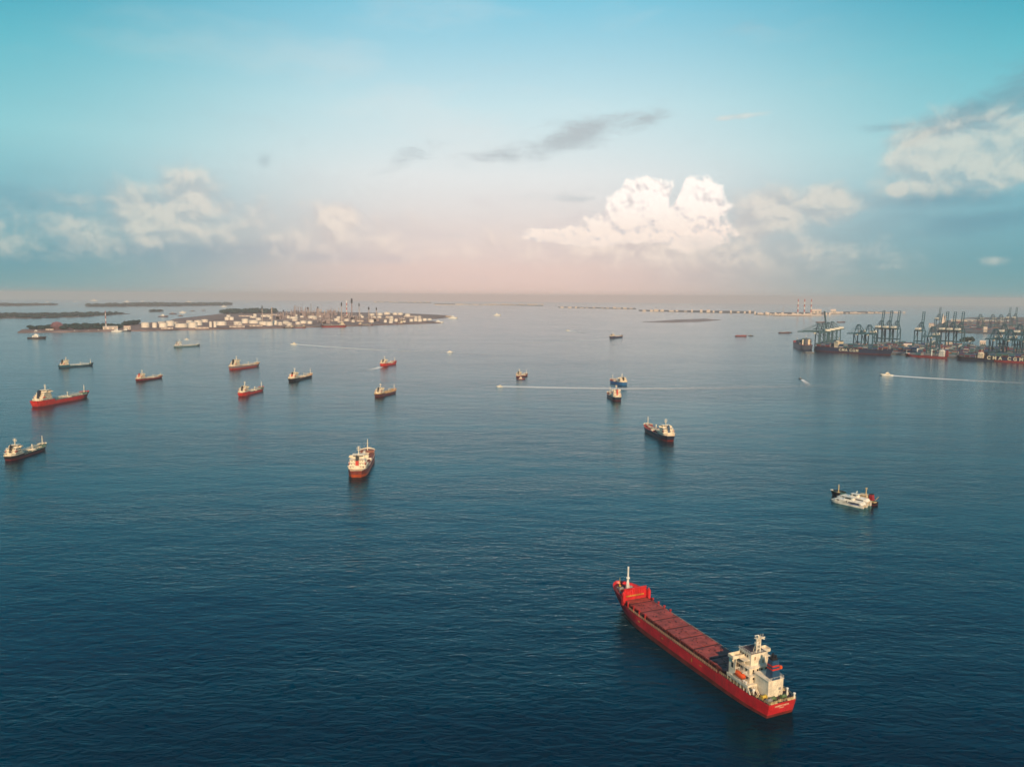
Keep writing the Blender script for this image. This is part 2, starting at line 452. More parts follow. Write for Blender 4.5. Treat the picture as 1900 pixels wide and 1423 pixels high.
class Hull:
    """stern at x=0, bow towards +x, port +y, waterline z=0"""
    T = [0, .006, .02, .04, .07, .1, .14, .2, .3, .4, .5, .6, .68, .74, .79, .83, .87, .9, .925, .95, .97, .985, .995, 1.0]
    def __init__(s, L, B, segs, zb, tb=.6, blunt=2.2, rake=None, over=None, ref=None, fine=1.7, sternw=.72):
        s.L, s.B, s.segs, s.zb, s.tb, s.blunt, s.fine, s.sternw = L, B, segs, zb, tb, blunt, fine, sternw
        s.rake = L * .05 if rake is None else rake
        s.over = L * .03 if over is None else over
        s.ref = ref or max(q[2] for q in segs)
    def half(s, t, z):
        k = max(0.0, min(1.08, (z + 1) / (s.ref + 1)))
        d = 1.0
        if t < .14: d = s.tb + (1 - s.tb) * math.sin(math.pi / 2 * t / .14)
        if t > .76: u = (t - .76) / .24; d = max(0.0, 1 - u ** s.blunt) ** .75
        w = 1.0
        if t < .2: w = s.tb * s.sternw + (1 - s.tb * s.sternw) * math.sin(math.pi / 2 * t / .2)
        if t > .7: u = (t - .7) / .3; w = max(0.0, 1 - u ** s.fine)
        kk = min(1.0, k) ** .8
        return (w + (d - w) * kk) * s.B / 2
    def x(s, t, z):
        k = max(0.0, min(1.1, (z + 1) / (s.ref + 1)))
        return t * s.L - (1 - k) * s.rake * sm(.8, 1, t) + (1 - k) * s.over * sm(.1, 0, t)
    def p(s, t, z, side=1): return (s.x(t, z), side * s.half(t, z), z)
    def stations(s, a, b): return [a] + [t for t in s.T if a + 1e-4 < t < b - 1e-4] + [b]
    def build(s, root, mh, ml, md, mb=None):
        hull, low, deck, buls = MB(), MB(), MB(), []
        for si, sg in enumerate(s.segs):
            a, b, top, bw = sg[:4]; rise = sg[4] if len(sg) > 4 else 0.0
            ts = s.stations(a, b); dk = top - bw
            def skin(mbx, z0, z1, cap, rise=0.0):
                n = len(ts); v = []
                for t in ts:
                    zt = z1 + rise * (t - a) / (b - a); v += [s.p(t, z0, 1), s.p(t, zt, 1), s.p(t, z0, -1), s.p(t, zt, -1)]
                f = []
                for i in range(n - 1):
                    q, r = 4 * i, 4 * i + 4
                    f += [(q, q + 1, r + 1, r), (q + 2, r + 2, r + 3, q + 3)]
                if cap: f.append((0, 2, 3, 1))
                mbx.add(v, f)
            skin(low, -1.0, 0.0, si == 0); skin(low, 0.0, s.zb, si == 0)
            md_z = s.zb + (dk - s.zb) * .5
            skin(hull, s.zb, md_z, si == 0); skin(hull, md_z, dk, si == 0)
            if bw > .05: buls.append(MB()); skin(buls[-1], dk, top, si == 0, rise)
            v = []; f = []
            for i, t in enumerate(ts):
                v += [s.p(t, dk - .02, 1), s.p(t, dk - .02, -1)]
                if i: f.append((2 * i - 2, 2 * i - 1, 2 * i + 1, 2 * i))
            deck.add(v, f)
            if si:   # bulkhead at a break of the deck
                zo = s.segs[si - 1][2] - s.segs[si - 1][3]
                lo, hi = min(zo, dk) - .02, max(zo, dk) - .02
                deck.add([s.p(a, lo, 1), s.p(a, lo, -1), s.p(a, hi, -1), s.p(a, hi, 1)], [(0, 1, 2, 3)])
        hull.build('hull', mh, root); low.build('lower_hull', ml, root); deck.build('deck', md, root)
        for b_ in buls: pieces(b_, 'bulwark', mb or mh, root)
    def edge(s, a, b, dz=0.0, side=1, inset=.12):
        """points along the top of the hull"""
        out = []
        for q0, q1, top, bw in (q[:4] for q in s.segs):
            lo, hi = max(a, q0), min(b, q1)
            if hi - lo < 1e-4: continue
            for t in s.stations(lo, hi):
                x, y, z = s.p(t, top, side); out.append((x, y - side * inset if abs(y) > inset else 0, z + dz))
        return out

def windows_row(root, x0, x1, y, z, n, w=.8, h=.7, aft=False, name='window_row'):
    """small dark panes a hand's breadth proud of a wall; y tuple for both sides, or an aft wall at x0"""
    m = MB()
    for i in range(n):
        if aft:
            yy = -y + 2 * y * (i + .5) / n; m.box(x0 - .05, x0 + .02, yy - w / 2, yy + w / 2, z, z + h)
        else:
            xx = x0 + (x1 - x0) * (i + .5) / n
            for sgn in (-1, 1):
                m.box(xx - w / 2, xx + w / 2, sgn * y - .05, sgn * y + .05, z, z + h)
    return m.build(name, GLASS, root, kind='stuff')

def railing(root, pts, m, h=1.1, step=2.0, r=.05, name='railing'):
    b = MB()
    for p_, q_ in zip(pts, pts[1:]):
        p_, q_ = Vector(p_), Vector(q_); d = (q_ - p_).length
        if d < .01: continue
        for zz in (h, h * .5): b.cyl(p_ + Vector((0, 0, zz)), q_ + Vector((0, 0, zz)), r, n=4, cap=False)
        k = max(1, int(d / step))
        for i in range(k + 1):
            c = p_.lerp(q_, i / k); b.cyl(c, c + Vector((0, 0, h)), r, n=4, cap=False)
    return b.build(name, m, root)

def lifeboat(root, x, y, z, m, L=6.0):
    b = MB(); n = 8
    secs = [(-.5, .15), (-.4, .75), (-.15, 1.0), (.2, 1.0), (.42, .7), (.5, .1)]
    v, f = [], []
    for k, s_ in secs:
        v += [(x + k * L, y + math.cos(2 * math.pi * i / n) * L * .18 * s_, z + math.sin(2 * math.pi * i / n) * L * .2 * s_) for i in range(n)]
    for k in range(len(secs) - 1):
        f += [(k * n + i, k * n + (i + 1) % n, (k + 1) * n + (i + 1) % n, (k + 1) * n + i) for i in range(n)]
    f += [tuple(range(n)), tuple(range(len(v) - n, len(v)))]
    b.add(v, f); o = b.build('lifeboat', m, root, smooth=True)
    d = MB()
    for xx in (x - L * .33, x + L * .33):
        d.bar((xx, y - math.copysign(L * .22, y), z - L * .3), (xx, y - math.copysign(L * .22, y), z + L * .3), .25)
        d.bar((xx, y - math.copysign(L * .22, y), z + L * .3), (xx, y + math.copysign(L * .1, y), z + L * .28), .25)
    pieces(d, 'davit_arm', WHITE, root)
    return o

# ------------------------------------------------------------------ small tankers at anchor
def tanker(stern, bow, bz, label, hull_c, low_c, deck_c, house=CREAM, funnel=BLACK, rim=None, D=4.2, zb=1.8, beam=None, tiers=4, boat=ORANGE,
           band=None, seed=1, Lmin=None, pipes=CREAM, blunt=2.2, group='ships lying at anchor in the roads', crane=True, foremast=1.0, hp=2.4, hf=2.6, cat='tanker', name='tanker'):
    a, c = ground(*stern), ground(*bow, z=bz)
    d = c - a; head = math.atan2(d.y, d.x); L = math.hypot(d.x, d.y)
    if Lmin: L = max(L, Lmin)
    B = beam or L * .165
    rng = random.Random(seed)
    root = empty(name, (a.x, a.y, 0), head); tag(root, label, cat, group)
    u = L / 90.0
    D, zb, hp, hf = D * u ** .5, zb * u ** .5, hp * u ** .3, hf * u ** .3
    tp, tf = .27, .89
    h = Hull(L, B, [(0, tp, D + hp, .9), (tp, tf, D, .02), (tf, 1, D + hf + .6, 1.1)], zb, tb=.62, blunt=blunt)
    h.build(root, hull_c, low_c, deck_c, rim or hull_c)
    zp = D + hp - .9
    # accommodation, tier on tier
    th = 2.5 * u ** .4
    x0, x1 = .075 * L, .245 * L
    z = zp; house_mb = MB()
    for k in range(tiers):
        w = B * (.44 - .035 * k); xa = x0 + k * .016 * L; xb = x1 - k * .004 * L
        house_mb.box(xa, xb, -w, w, z, z + th)
        house_mb.box(xa - .9, xb + .15, -w - .7, w + .7, z + th - .12, z + th + .1)
        windows_row(root, xa + 1, xb - 1, w, z + th * .45, 6, w=.7)
        windows_row(root, xa, xa, w - .6, z + th * .45, 5, w=.7, aft=True)
        z += th
    house_mb.build('accommodation', house, root)
    # wheelhouse with wings
    wb = MB(); xa, xb = x1 - .075 * L, x1 + .002 * L; w = B * .30
    wb.box(xa, xb, -w, w, z, z + th, top=(.2, -.3, 0))
    wb.box(xb - .045 * L, xb + .3, -B * .5, B * .5, z - .1, z + .15)
    for sg in (-1, 1):
        wb.box(xb - .045 * L, xb + .3, sg * B * .5 - .1, sg * B * .5 + .1, z + .15, z + 1.2)
        wb.box(xb + .1, xb + .3, min(sg * w, sg * B * .5), max(sg * w, sg * B * .5), z + .15, z + 1.2)
        wb.box(xb - .045 * L, xb - .045 * L + .2, min(sg * w, sg * B * .5), max(sg * w, sg * B * .5), z + .15, z + 1.2)
    wb.box(xa - .4, xb + .6, -w - .4, w + .4, z + th, z + th + .2)
    wh = wb.build('wheelhouse', house, root)
    g_ = MB(); g_.box(xb - .2, xb + .28, -w + .3, w - .3, z + th * .45, z + th * .85)
    for sg in (-1, 1): g_.box(xa + .8, xb - .4, sg * w - .06, sg * w + .06, z + th * .45, z + th * .85)
    g_.box(xa - .03, xa + .3, -w + .8, w - .8, z + th * .5, z + th * .8)
    pieces(g_, 'window_band', GLASS, wh)
    zt = z + th + .2
    # radar mast
    m_ = MB(); xm = (xa + xb) / 2; mh = 7.0 * u ** .4
    m_.cyl((xm, 0, zt), (xm, 0, zt + mh), .42 * u ** .4, .28, 8)
    m_.box(xm - .5, xm + .9, -1.9, 1.9, zt + mh * .72, zt + mh * .72 + .3)
    m_.box(xm - .3, xm + .3, -1.5, 1.5, zt + mh * .95, zt + mh * .95 + .25)
    m_.box(xm + .3, xm + .6, -1.6, 1.6, zt + mh * .5, zt + mh * .5 + .35)
    m_.bar((xm - .9, 0, zt), (xm, 0, zt + mh * .7), .25)
    m_.build('radar_mast', house, root)
    # funnel
    fx = x0 + .012 * L; fw = B * .085; fz = zp + th * 1.2; fh = th * (tiers - .1)
    fb = MB(); fb.box(fx - .01 * L, fx + .045 * L, -fw, fw, fz, fz + fh, top=(.012 * L, .006 * L, fw * .18)); fo = fb.build('funnel', funnel, root)
    if band:
        k0, k1 = .55, 1.003
        bb = MB(); bb.box(fx - .01 * L + .012 * L * k0 - .06, fx + .045 * L - .006 * L * k0 + .06, -fw + fw * .18 * k0 - .06, fw - fw * .18 * k0 + .06, fz + fh * k0, fz + fh * k1, top=(.012 * L * .45, .006 * L * .45, fw * .18 * .45)); bb.build('funnel_band', band, fo)
    ft = MB(); ft.cyl((fx + .015 * L, fw * .3, fz + fh), (fx + .012 * L, fw * .3, fz + fh + 1.3), .38); ft.cyl((fx + .022 * L, -fw * .3, fz + fh), (fx + .02 * L, -fw * .3, fz + fh + .9), .3); pieces(ft, 'exhaust_pipe', BLACK, fo)
    cs = MB(); cs.box(fx - .02 * L, fx + .055 * L, -fw * 1.9, fw * 1.9, zp, fz); cs.build('engine_casing', house, root)
    for sg in (-1, 1): lifeboat(root, x0 + .035 * L, sg * B * .40, zp + th * 1.75, boat, 5.2 * u ** .4)
    # cargo deck
    pm = MB(); px0, px1 = x1 + 2, tf * L - 2
    for k in range(7):
        yy = (k - 3) * .55; pm.cyl((px0, yy, D + .8), (px1 - abs(k - 3) * L * .05, yy, D + .8), .17, n=5)
    for k in range(12):
        xx = px0 + (px1 - px0) * (k + .5) / 12; pm.box(xx - .12, xx + .12, -2.2, 2.2, D, D + .7)
    pm.build('cargo_pipes', pipes, root)
    xm_ = .55 * L
    mf = MB()
    for k in range(5): mf.cyl((xm_ + (k - 2) * 1.1, -B * .42, D + 1.1), (xm_ + (k - 2) * 1.1, B * .42, D + 1.1), .2, n=5)
    for sg in (-1, 1): mf.box(xm_ - 3.4, xm_ + 3.4, sg * B * .42 - .5, sg * B * .42 + .5, D, D + .7)
    mf.build('manifold', pipes, root)
    cw = MB(); cw.box(px0 - 1.5, px1 + 2, B * .10, B * .10 + 1.3, D + 2.0, D + 2.25)
    for k in range(16):
        xx = px0 + (px1 - px0) * k / 15
        for yy in (B * .10 + .1, B * .10 + 1.2): cw.bar((xx, yy, D), (xx, yy, D + 3.1), .14)
    cw.cyl((px0 - 1.5, B * .10, D + 3.1), (px1 + 2, B * .10, D + 3.1), .09, n=4); cw.cyl((px0 - 1.5, B * .10 + 1.3, D + 3.1), (px1 + 2, B * .10 + 1.3, D + 3.1), .09, n=4)
    cw.build('catwalk', pipes, root)
    hm = MB()
    for k in range(10):
        xx = px0 + (px1 - px0) * (k + .5) / 10
        for sg in (-1, 1): hm.cyl((xx, sg * B * .27, D), (xx, sg * B * .27, D + .9), .65, n=8)
    hm.build('tank_hatches', deck_c, root, kind='stuff')
    if crane:
        cr = MB(); cr.cyl((xm_ + 4, -.8, D), (xm_ + 4, -.8, D + 6.2 * u ** .4), .5, .4, 8); cr.box(xm_ + 3.4, xm_ + 4.6, -1.4, -.2, D + 5.2 * u ** .4, D + 6.6 * u ** .4)
        cr.bar((xm_ + 4, -.8, D + 6.0 * u ** .4), (xm_ + 4 + 11 * u, -.8, D + 4.2 * u ** .4), .42); cr.build('hose_crane', house, root)
    # forecastle
    zf = D + hf - .5
    wl = MB()
    for sg in (-1, 1): wl.cyl((.925 * L, sg * B * .12 - .7, zf + .7), (.925 * L, sg * B * .12 + .7, zf + .7), .55, n=8); wl.box(.915 * L, .935 * L, sg * B * .2 - .3, sg * B * .2 + .3, zf, zf + .6)
    pieces(wl, 'windlass', STEEL, root)
    if foremast:
        fm = MB(); fx_ = .905 * L; fhh = 10.5 * u ** .4 * foremast
        fm.cyl((fx_, 0, zf), (fx_, 0, zf + fhh), .5 * u ** .5, .3, 8); fm.box(fx_ - .5, fx_ + .5, -.9, .9, zf + fhh * .62, zf + fhh * .62 + .25); fm.bar((fx_ - 1.4, 0, zf), (fx_, 0, zf + fhh * .6), .2)
        fm.build('foremast', house, root)
    for sg in (-1, 1):
        railing(root, h.edge(tp, tf, 0, sg, .15), rim or house, 1.1, 3.0, .045)
        railing(root, h.edge(0, tp, 0, sg, .1), house, .6, 3.0, .045)
    return root

# ------------------------------------------------------------------ the red bulk carrier in the foreground
def bulk_carrier():
    a, c = ground(1453, 1331), ground(1152, 1125)
    d = c - a; head = math.atan2(d.y, d.x)
    root = empty('bulk_carrier', (a.x, a.y, 0), head, R(-1.0))
    tag(root, 'long red bulk carrier with ribbed red hatch covers and white bridge, nearest ship of all', 'cargo ship')
    RED = mat('hull_red', (.62, .026, .036), .42, vary=.14, scale=.12, streak=.7, rust=(.22, .035, .03))
    LOW = mat('hull_lower_red', (.17, .024, .02), .6, vary=.2, scale=.2, streak=.4, rust=(.09, .05, .03))
    DECK = mat('red_oxide_deck', (.15, .022, .024), .7, vary=.2)
    HATCH = mat('hatch_red', (.33, .058, .045), .6, vary=.22, scale=.25, streak=.35, rust=(.12, .03, .03))
    COAM = mat('coaming_dark_red', (.06, .012, .014), .7)
    BRIGHT = mat('breakwater_red', (.62, .030, .035), .5)
    AFTD = mat('aft_deck_purple', (.055, .03, .035), .7, vary=.25)
    L, B, D = 122.0, 16.8, 5.6
    h = Hull(L, B, [(0, .235, 6.0, .0), (.235, .80, D, .0), (.80, .862, D + .1, .1, 2.6), (.862, 1, 9.8, 1.0)], 1.2, tb=.80, blunt=4.2, rake=6.0, over=2.2, ref=9.0, sternw=.93)
    h.build(root, RED, LOW, DECK, RED)
    # stern deck laid on the poop
    ad = MB(); ts = [t for t in h.stations(0, .2)]
    v, f = [], []
    for i, t in enumerate(ts):
        x, y, z = h.p(t, 5.99); v += [(x, y - .25, 6.01), (x, -y + .25, 6.01)]
        if i: f.append((2 * i - 2, 2 * i - 1, 2 * i + 1, 2 * i))
    ad.add(v, f); ad.build('aft_deck', AFTD, root)
    # ---- hatch covers: rows of paired panels on a coaming
    cm = MB(); cm.box(26.0, 103.0, -6.5, 6.5, D - .05, D + 1.82)
    for k in range(38):
        xx = 27 + k * 2.0
        for sg in (-1, 1): cm.box(xx - .12, xx + .12, min(sg * 6.5, sg * 7.1), max(sg * 6.5, sg * 7.1), D - .05, D + 1.2)
    cm.build('hatch_coaming', COAM, root)
    rows = [(26.4, 31.5), (31.9, 36.6), (37.6, 46.9), (47.9, 57.1), (58.1, 67.5), (68.5, 77.7), (78.7, 88.0), (89.0, 98.2), (99.2, 102.8)]
    rng = random.Random(3)
    for k, (x0, x1) in enumerate(rows):
        for sg in (-1, 1):
            y0, y1 = (.06, 6.7) if sg > 0 else (-6.7, -.06)
            if k == 8: y0, y1 = y0 * .9, y1 * .9
            p_ = MB(); z0, z1 = D + 1.4, D + 1.98
            p_.box(x0, x1, y0, y1, z0, z1, top=(.12, .12, .06))
            for j in range(3):
                xx = x0 + (x1 - x0) * (j + 1) / 4
                p_.box(xx - .05, xx + .05, y0 + .25, y1 - .25, z1 - .02, z1 + .03)
            o = p_.build('hatch_panel', HATCH, root)
            if x1 - x0 > 4.5:
                q = MB()
                for j in range(5):
                    xx = x0 + .8 + (x1 - x0 - 1.6) * rng.random(); yy = y0 + .5 + (y1 - y0 - 1) * rng.random()
                    q.box(xx - .25, xx + .25, yy - .18, yy + .18, z1, z1 + .22)
                pieces(q, 'cleat', AFTD, o)
        # cross-joint wheels and chains along the port and starboard sides
        for sg in (-1, 1):
            q = MB(); q.box(x1 + .05, x1 + .55, sg * 6.9 - .35, sg * 6.9 + .35, D, D + 2.0); q.build('hatch_jack', COAM, root)
    # stub posts beside the forward hatches
    for xx in (84.5, 89.5, 94.5, 99.5):
        for sg in (-1, 1):
            q = MB(); q.cyl((xx, sg * 7.25, D), (xx, sg * 7.25, D + 2.6), .35, n=8); q.box(xx - .5, xx + .5, sg * 7.25 - .4, sg * 7.25 + .4, D + 2.3, D + 2.9); q.build('vent_post', mat('vent_red', (.45, .03, .03)), root)
    # ---- breakwater: a ribbed upright panel across the break of the forecastle
    bk = MB(); bk.box(104.6, 105.0, -6.6, 6.6, 7.0, 13.2)
    for k in range(13):
        yy = -6.3 + k * 1.05; bk.box(104.25, 104.58, yy - .13, yy + .13, 8.9, 13.0)
    bk.box(104.2, 104.58, -6.6, 6.6, 8.4, 8.7); bk.box(104.1, 104.58, -6.6, 6.6, 12.95, 13.15)
    b_ = bk.build('breakwater', BRIGHT, root)
    q = MB()
    for k in range(14):
        yy = -4.6 + k * .75; q.box(104.0, 104.22, yy - .16, yy + .16, 9.0, 9.7)
    pieces(q, 'stowage_bracket', YELLOW, b_)
    for sg in (-1, 1):
        q = MB(); q.box(102.8, 104.4, sg * 7.4 - .7, sg * 7.4 + .7, D, 11.4); q.cyl((103.6, sg * 7.4, 11.4), (103.6, sg * 7.4, 12.2), .5, n=8); q.build('winch_house', BRIGHT, root)
    # ---- forecastle fittings
    zf = 8.8
    fm = MB(); fm.cyl((111.6, 0, zf), (111.6, 0, zf + 12.4), .52, .42, 12); fm.lathe((111.6, 0, zf + 6.3), [(.5, 0), (1.0, .25), (1.0, .75), (.5, 1.0)], 12); fm.cyl((111.6, 0, zf + 12.3), (111.6, 0, zf + 12.7), .52, .5, 12)
    fm.bar((111.6, 1.2, zf), (111.6, .4, zf + 5.8), .2); fm.bar((111.6, -1.2, zf), (111.6, -.4, zf + 5.8), .2)
    fm.build('foremast', WHITE, root)
    js = MB(); js.cyl((118.3, .6, zf), (118.3, .6, zf + 4.6), .22, .06, 6); js.box(117.7, 118.5, .2, 1.0, zf, zf + .6); js.build('jackstaff', YELLOW, root)
    for sg in (-1, 1):
        w = MB(); w.cyl((113.6, sg * 2.6 - .9, zf + .8), (113.6, sg * 2.6 + .9, zf + .8), .75, n=10); w.box(112.8, 114.4, sg * 2.6 - 1.3, sg * 2.6 - 1.0, zf, zf + 1.3); w.box(112.8, 114.4, sg * 2.6 + 1.0, sg * 2.6 + 1.3, zf, zf + 1.3); w.build('windlass', STEEL, root)
        for xx in (108.5, 110.5, 115.8):
            w = MB(); yy = sg * (5.2 - max(0, xx - 110) * .35)
            for dx in (-.45, .45): w.cyl((xx + dx, yy, zf), (xx + dx, yy, zf + .85), .25, n=8)
            w.box(xx - .8, xx + .8, yy - .35, yy + .35, zf, zf + .15); w.build('bollard', STEEL, root)
    hd = MB(); hd.box(107, 109, -1.2, 1.2, zf, zf + 1.1); hd.build('deck_locker', mat('vent_red', (.45, .03, .03)), root)
    # ---- yellow handrails along the main deck, rail round the stern
    for sg in (-1, 1):
        railing(root, h.edge(.245, .80, 0, sg, .18), mat('rail_yellow', (.60, .42, .24), .5), 1.15, 1.35, .075)
        railing(root, h.edge(0, .23, 0, sg, .2), mat('rail_tan', (.5, .38, .2), .5), 1.05, 1.2, .07)
        railing(root, h.edge(.862, 1, 0, sg, .1), RED, .35, 2.0, .09)
    x, y, z = h.p(0, 6.0)
    railing(root, [(x + .2, -y + .2, z), (x + .2, y - .2, z)], mat('rail_tan', (.5, .38, .2), .5), 1.05, 1.2, .07)
    # ---- stern mooring gear
    GREENW = mat('winch_green', (.10, .16, .07), .6)
    for (xx, yy, m_) in ((3.2, 2.6, GREENW), (3.0, -2.4, GREENW), (5.5, 5.0, YELLOW), (2.6, 5.0, STEEL)):
        w = MB(); w.cyl((xx, yy - .8, 6.75), (xx, yy + .8, 6.75), .6, n=10); w.box(xx - .7, xx + .7, yy - 1.15, yy - .85, 6.0, 7.3); w.box(xx - .7, xx + .7, yy + .85, yy + 1.15, 6.0, 7.3); w.build('mooring_winch', m_, root)
    for (xx, yy) in ((1.0, 5.0), (1.0, 3.2), (1.0, -3.4), (1.0, -5.2), (4.5, -5.8), (7.5, 6.4), (7.5, -6.4), (1.6, .6)):
        w = MB()
        for dy in (-.4, .4): w.cyl((xx, yy + dy, 6.0), (xx, yy + dy, 6.8), .24, n=8)
        w.box(xx - .35, xx + .35, yy - .75, yy + .75, 6.0, 6.14); w.build('bollard', mat('bollard_cream', (.62, .5, .28), .5), root)
    for (xx, yy, hh) in ((4.0, -5.2, 2.6), (1.0, -6.0, 1.9), (9.5, 6.6, 1.6)):
        w = MB(); w.cyl((xx, yy, 6.0), (xx, yy, 6.0 + hh), .3, n=8); w.lathe((xx, yy, 6.0 + hh), [(.3, 0), (.55, .2), (.45, .55), (.1, .7)], 10); w.build('ventilator', WHITE, root)
    # ---- the house
    cs = MB(); cs.box(4.8, 12.6, -3.7, 3.7, 6.0, 12.9); cs.box(4.6, 12.9, -3.95, 3.95, 12.9, 13.1); o = cs.build('engine_casing', CREAM, root)
    q = MB(); q.box(4.74, 4.79, -2.6, -1.4, 8.6, 9.6); q.box(4.74, 4.79, -2.3, -2.0, 7.4, 8.0); pieces(q, 'louvre', STEEL, o)
    railing(root, [(4.8, 3.8, 13.1), (4.8, -3.8, 13.1), (12.5, -3.8, 13.1)], WHITE, 1.0, 1.3, .05)
    railing(root, [(4.8, 3.8, 13.1), (12.5, 3.8, 13.1)], WHITE, 1.0, 1.3, .05)
    # funnel
    fb = MB(); FZ0, FZ1 = 13.1, 20.4
    def fx(k): return (4.7 + .9 * k, 8.6 - .5 * k, 1.85 - .25 * k)
    a0, a1, w0 = fx(0); b0, b1, w1 = fx(1)
    fb.box(a0, a1, -w0, w0, FZ0, FZ1, top=(b0 - a0, a1 - b1, w0 - w1)); fo = fb.build('funnel', BLUEFUN, root)
    for k0, k1 in ((.50, .585), (.68, .765)):
        c0, c1, cw = fx(k0); e0, e1, ew = fx(k1); g_ = .03
        q = MB(); q.box(c0 - g_, c1 + g_, -cw - g_, cw + g_, FZ0 + 7.3 * k0, FZ0 + 7.3 * k1, top=(e0 - c0, c1 - e1, cw - ew)); q.build('funnel_band', REDFUN, fo)
    q = MB(); q.box(b0 + .4, b1 - .3, -w1 + .3, w1 - .3, FZ1, FZ1 + .9)
    q.cyl((7.0, .5, FZ1 + .9), (6.6, .5, FZ1 + 2.6), .55, n=10); q.cyl((6.6, -.6, FZ1 + .9), (6.2, -.6, FZ1 + 2.0), .38, n=10); q.build('exhaust_pipe', BLACK, fo)
    # poop house under the boat deck, pillars, boat deck
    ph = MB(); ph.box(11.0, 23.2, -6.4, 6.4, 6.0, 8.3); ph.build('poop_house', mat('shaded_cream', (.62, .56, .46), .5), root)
    windows_row(root, 12, 22.5, 6.4, 6.9, 8, .9, .8)
    bd = MB(); bd.box(11.0, 23.6, -8.25, 8.25, 8.3, 8.5); bd.build('boat_deck', CREAM, root)
    fa = MB()
    for sg in (-1, 1):
        fa.box(11.2, 23.6, sg * 8.25 - .08, sg * 8.25 + .08, 8.5, 9.1)
        fa.box(11.2, 23.6, sg * 8.22 - .06, sg * 8.22 + .06, 7.9, 8.3)
    fa.box(11.0, 11.16, -8.2, 8.2, 8.5, 9.0); pieces(fa, 'boat_deck_coaming', CREAM, root)
    for k in range(7):
        for sg in (-1, 1):
            q = MB(); xx = 11.6 + k * 1.95; q.box(xx - .18, xx + .18, sg * 8.0 - .14, sg * 8.0 + .14, 6.0, 8.3); q.build('pillar', CREAM, root)
    for sg in (-1, 1):   # sloping bracket at the after end of the boat deck
        q = MB(); yy = sg * 8.0
        q.add([(11.1, yy - .12, 8.3), (11.1, yy + .12, 8.3), (9.6, yy - .12, 6.0), (9.6, yy + .12, 6.0), (10.3, yy - .12, 6.0), (10.3, yy + .12, 6.0), (11.8, yy - .12, 8.3), (11.8, yy + .12, 8.3)],
              [(0, 2, 3, 1), (2, 4, 5, 3), (4, 6, 7, 5), (6, 0, 1, 7), (0, 6, 4, 2), (1, 3, 5, 7)]); q.build('bracket', CREAM, root)
        lifeboat(root, 17.4, sg * 6.9, 10.4, ORANGE, 6.4)
        for xx in (13.0, 14.3, 21.6):
            q = MB(); q.cyl((xx, sg * 7.4, 8.5), (xx, sg * 7.4, 9.8), .38, n=10); q.build('life_raft', WHITE, root)
        # ladder from the boat deck to the stern
        q = MB()
        for dy in (-.4, .4): q.bar((11.0, sg * 4.9 + dy, 8.5), (8.4, sg * 4.9 + dy, 6.0), .16)
        for k in range(9): q.bar((11.0 - 2.6 * k / 8, sg * 4.9 - .4, 8.5 - 2.5 * k / 8), (11.0 - 2.6 * k / 8, sg * 4.9 + .4, 8.5 - 2.5 * k / 8), .12)
        q.build('ladder', CREAM, root)
    t2 = MB(); t2.box(13.2, 22.6, -5.6, 5.6, 8.5, 11.2); t2.box(12.4, 22.8, -6.2, 6.2, 11.2, 11.38); t2.build('lower_tier', CREAM, root)
    windows_row(root, 14, 22, 5.6, 9.7, 6, .7, .75); windows_row(root, 13.2, 0, 4.6, 9.7, 5, .7, .8, aft=True)
    t3 = MB(); t3.box(14.0, 22.4, -5.2, 5.2, 11.38, 14.2); t3.box(13.2, 22.6, -6.1, 6.1, 14.2, 14.38); t3.build('middle_tier', CREAM, root)
    windows_row(root, 15, 22, 5.2, 12.6, 5, .7, .75); windows_row(root, 14.0, 0, 4.2, 12.5, 4, .7, .8, aft=True)
    for z_, xx, w in ((8.5, 11.2, 8.1), (11.38, 12.5, 6.1), (14.38, 13.3, 6.0)):
        railing(root, [(22.6, w, z_), (xx, w, z_), (xx, -w, z_), (22.6, -w, z_)], WHITE, 1.05, 1.2, .05)
    # front wall out to the ship's side with the wing supports
    fw = MB(); fw.box(22.4, 22.9, -8.0, 8.0, 8.5, 16.4)
    for sg in (-1, 1):
        yy = sg * 7.9
        fw.add([(22.4, yy - .12, 8.5), (22.4, yy + .12, 8.5), (19.2, yy - .12, 10.5), (19.2, yy + .12, 10.5), (18.6, yy - .12, 16.6), (18.6, yy + .12, 16.6), (22.4, yy - .12, 16.6), (22.4, yy + .12, 16.6)],
               [(0, 2, 3, 1), (2, 4, 5, 3), (4, 6, 7, 5), (6, 0, 1, 7), (0, 6, 4, 2), (1, 3, 5, 7)])
        fw.bar((16.4, sg * 5.9, 11.4), (16.4, sg * 5.9, 16.6), .3)
    o = fw.build('bridge_front', CREAM, root)
    q = MB()
    for sg in (-1, 1): q.box(20.2, 21.4, sg * 7.9 - .16, sg * 7.9 + .16, 12.2, 14.2)
    pieces(q, 'side_port', BLACK, o)
    # wheelhouse block and wings
    wh = MB(); wh.box(14.8, 21.8, -3.9, 3.9, 14.38, 19.2, top=(.0, -.35, 0)); wh.box(15.6, 21.8, -6.6, 6.6, 16.55, 16.75)
    wh.box(14.6, 22.3, -4.1, 4.1, 19.2, 19.35); who = wh.build('wheelhouse', CREAM, root)
    q = MB(); q.box(14.9, 22.0, -3.8, 3.8, 19.36, 19.4); q.build('roof_deck', AFTD, who)
    q = MB()
    for k in range(5):
        yy = -3.0 + k * 1.5; q.box(21.9, 22.2, yy - .6, yy + .6, 17.4, 18.5)
    for sg in (-1, 1):
        for k in range(4):
            xx = 17.0 + k * 1.3; q.box(xx - .45, xx + .45, sg * 3.9 - .04, sg * 3.9 + .04, 17.4, 18.4)
    q.build('bridge_windows', GLASS, who, kind='stuff')
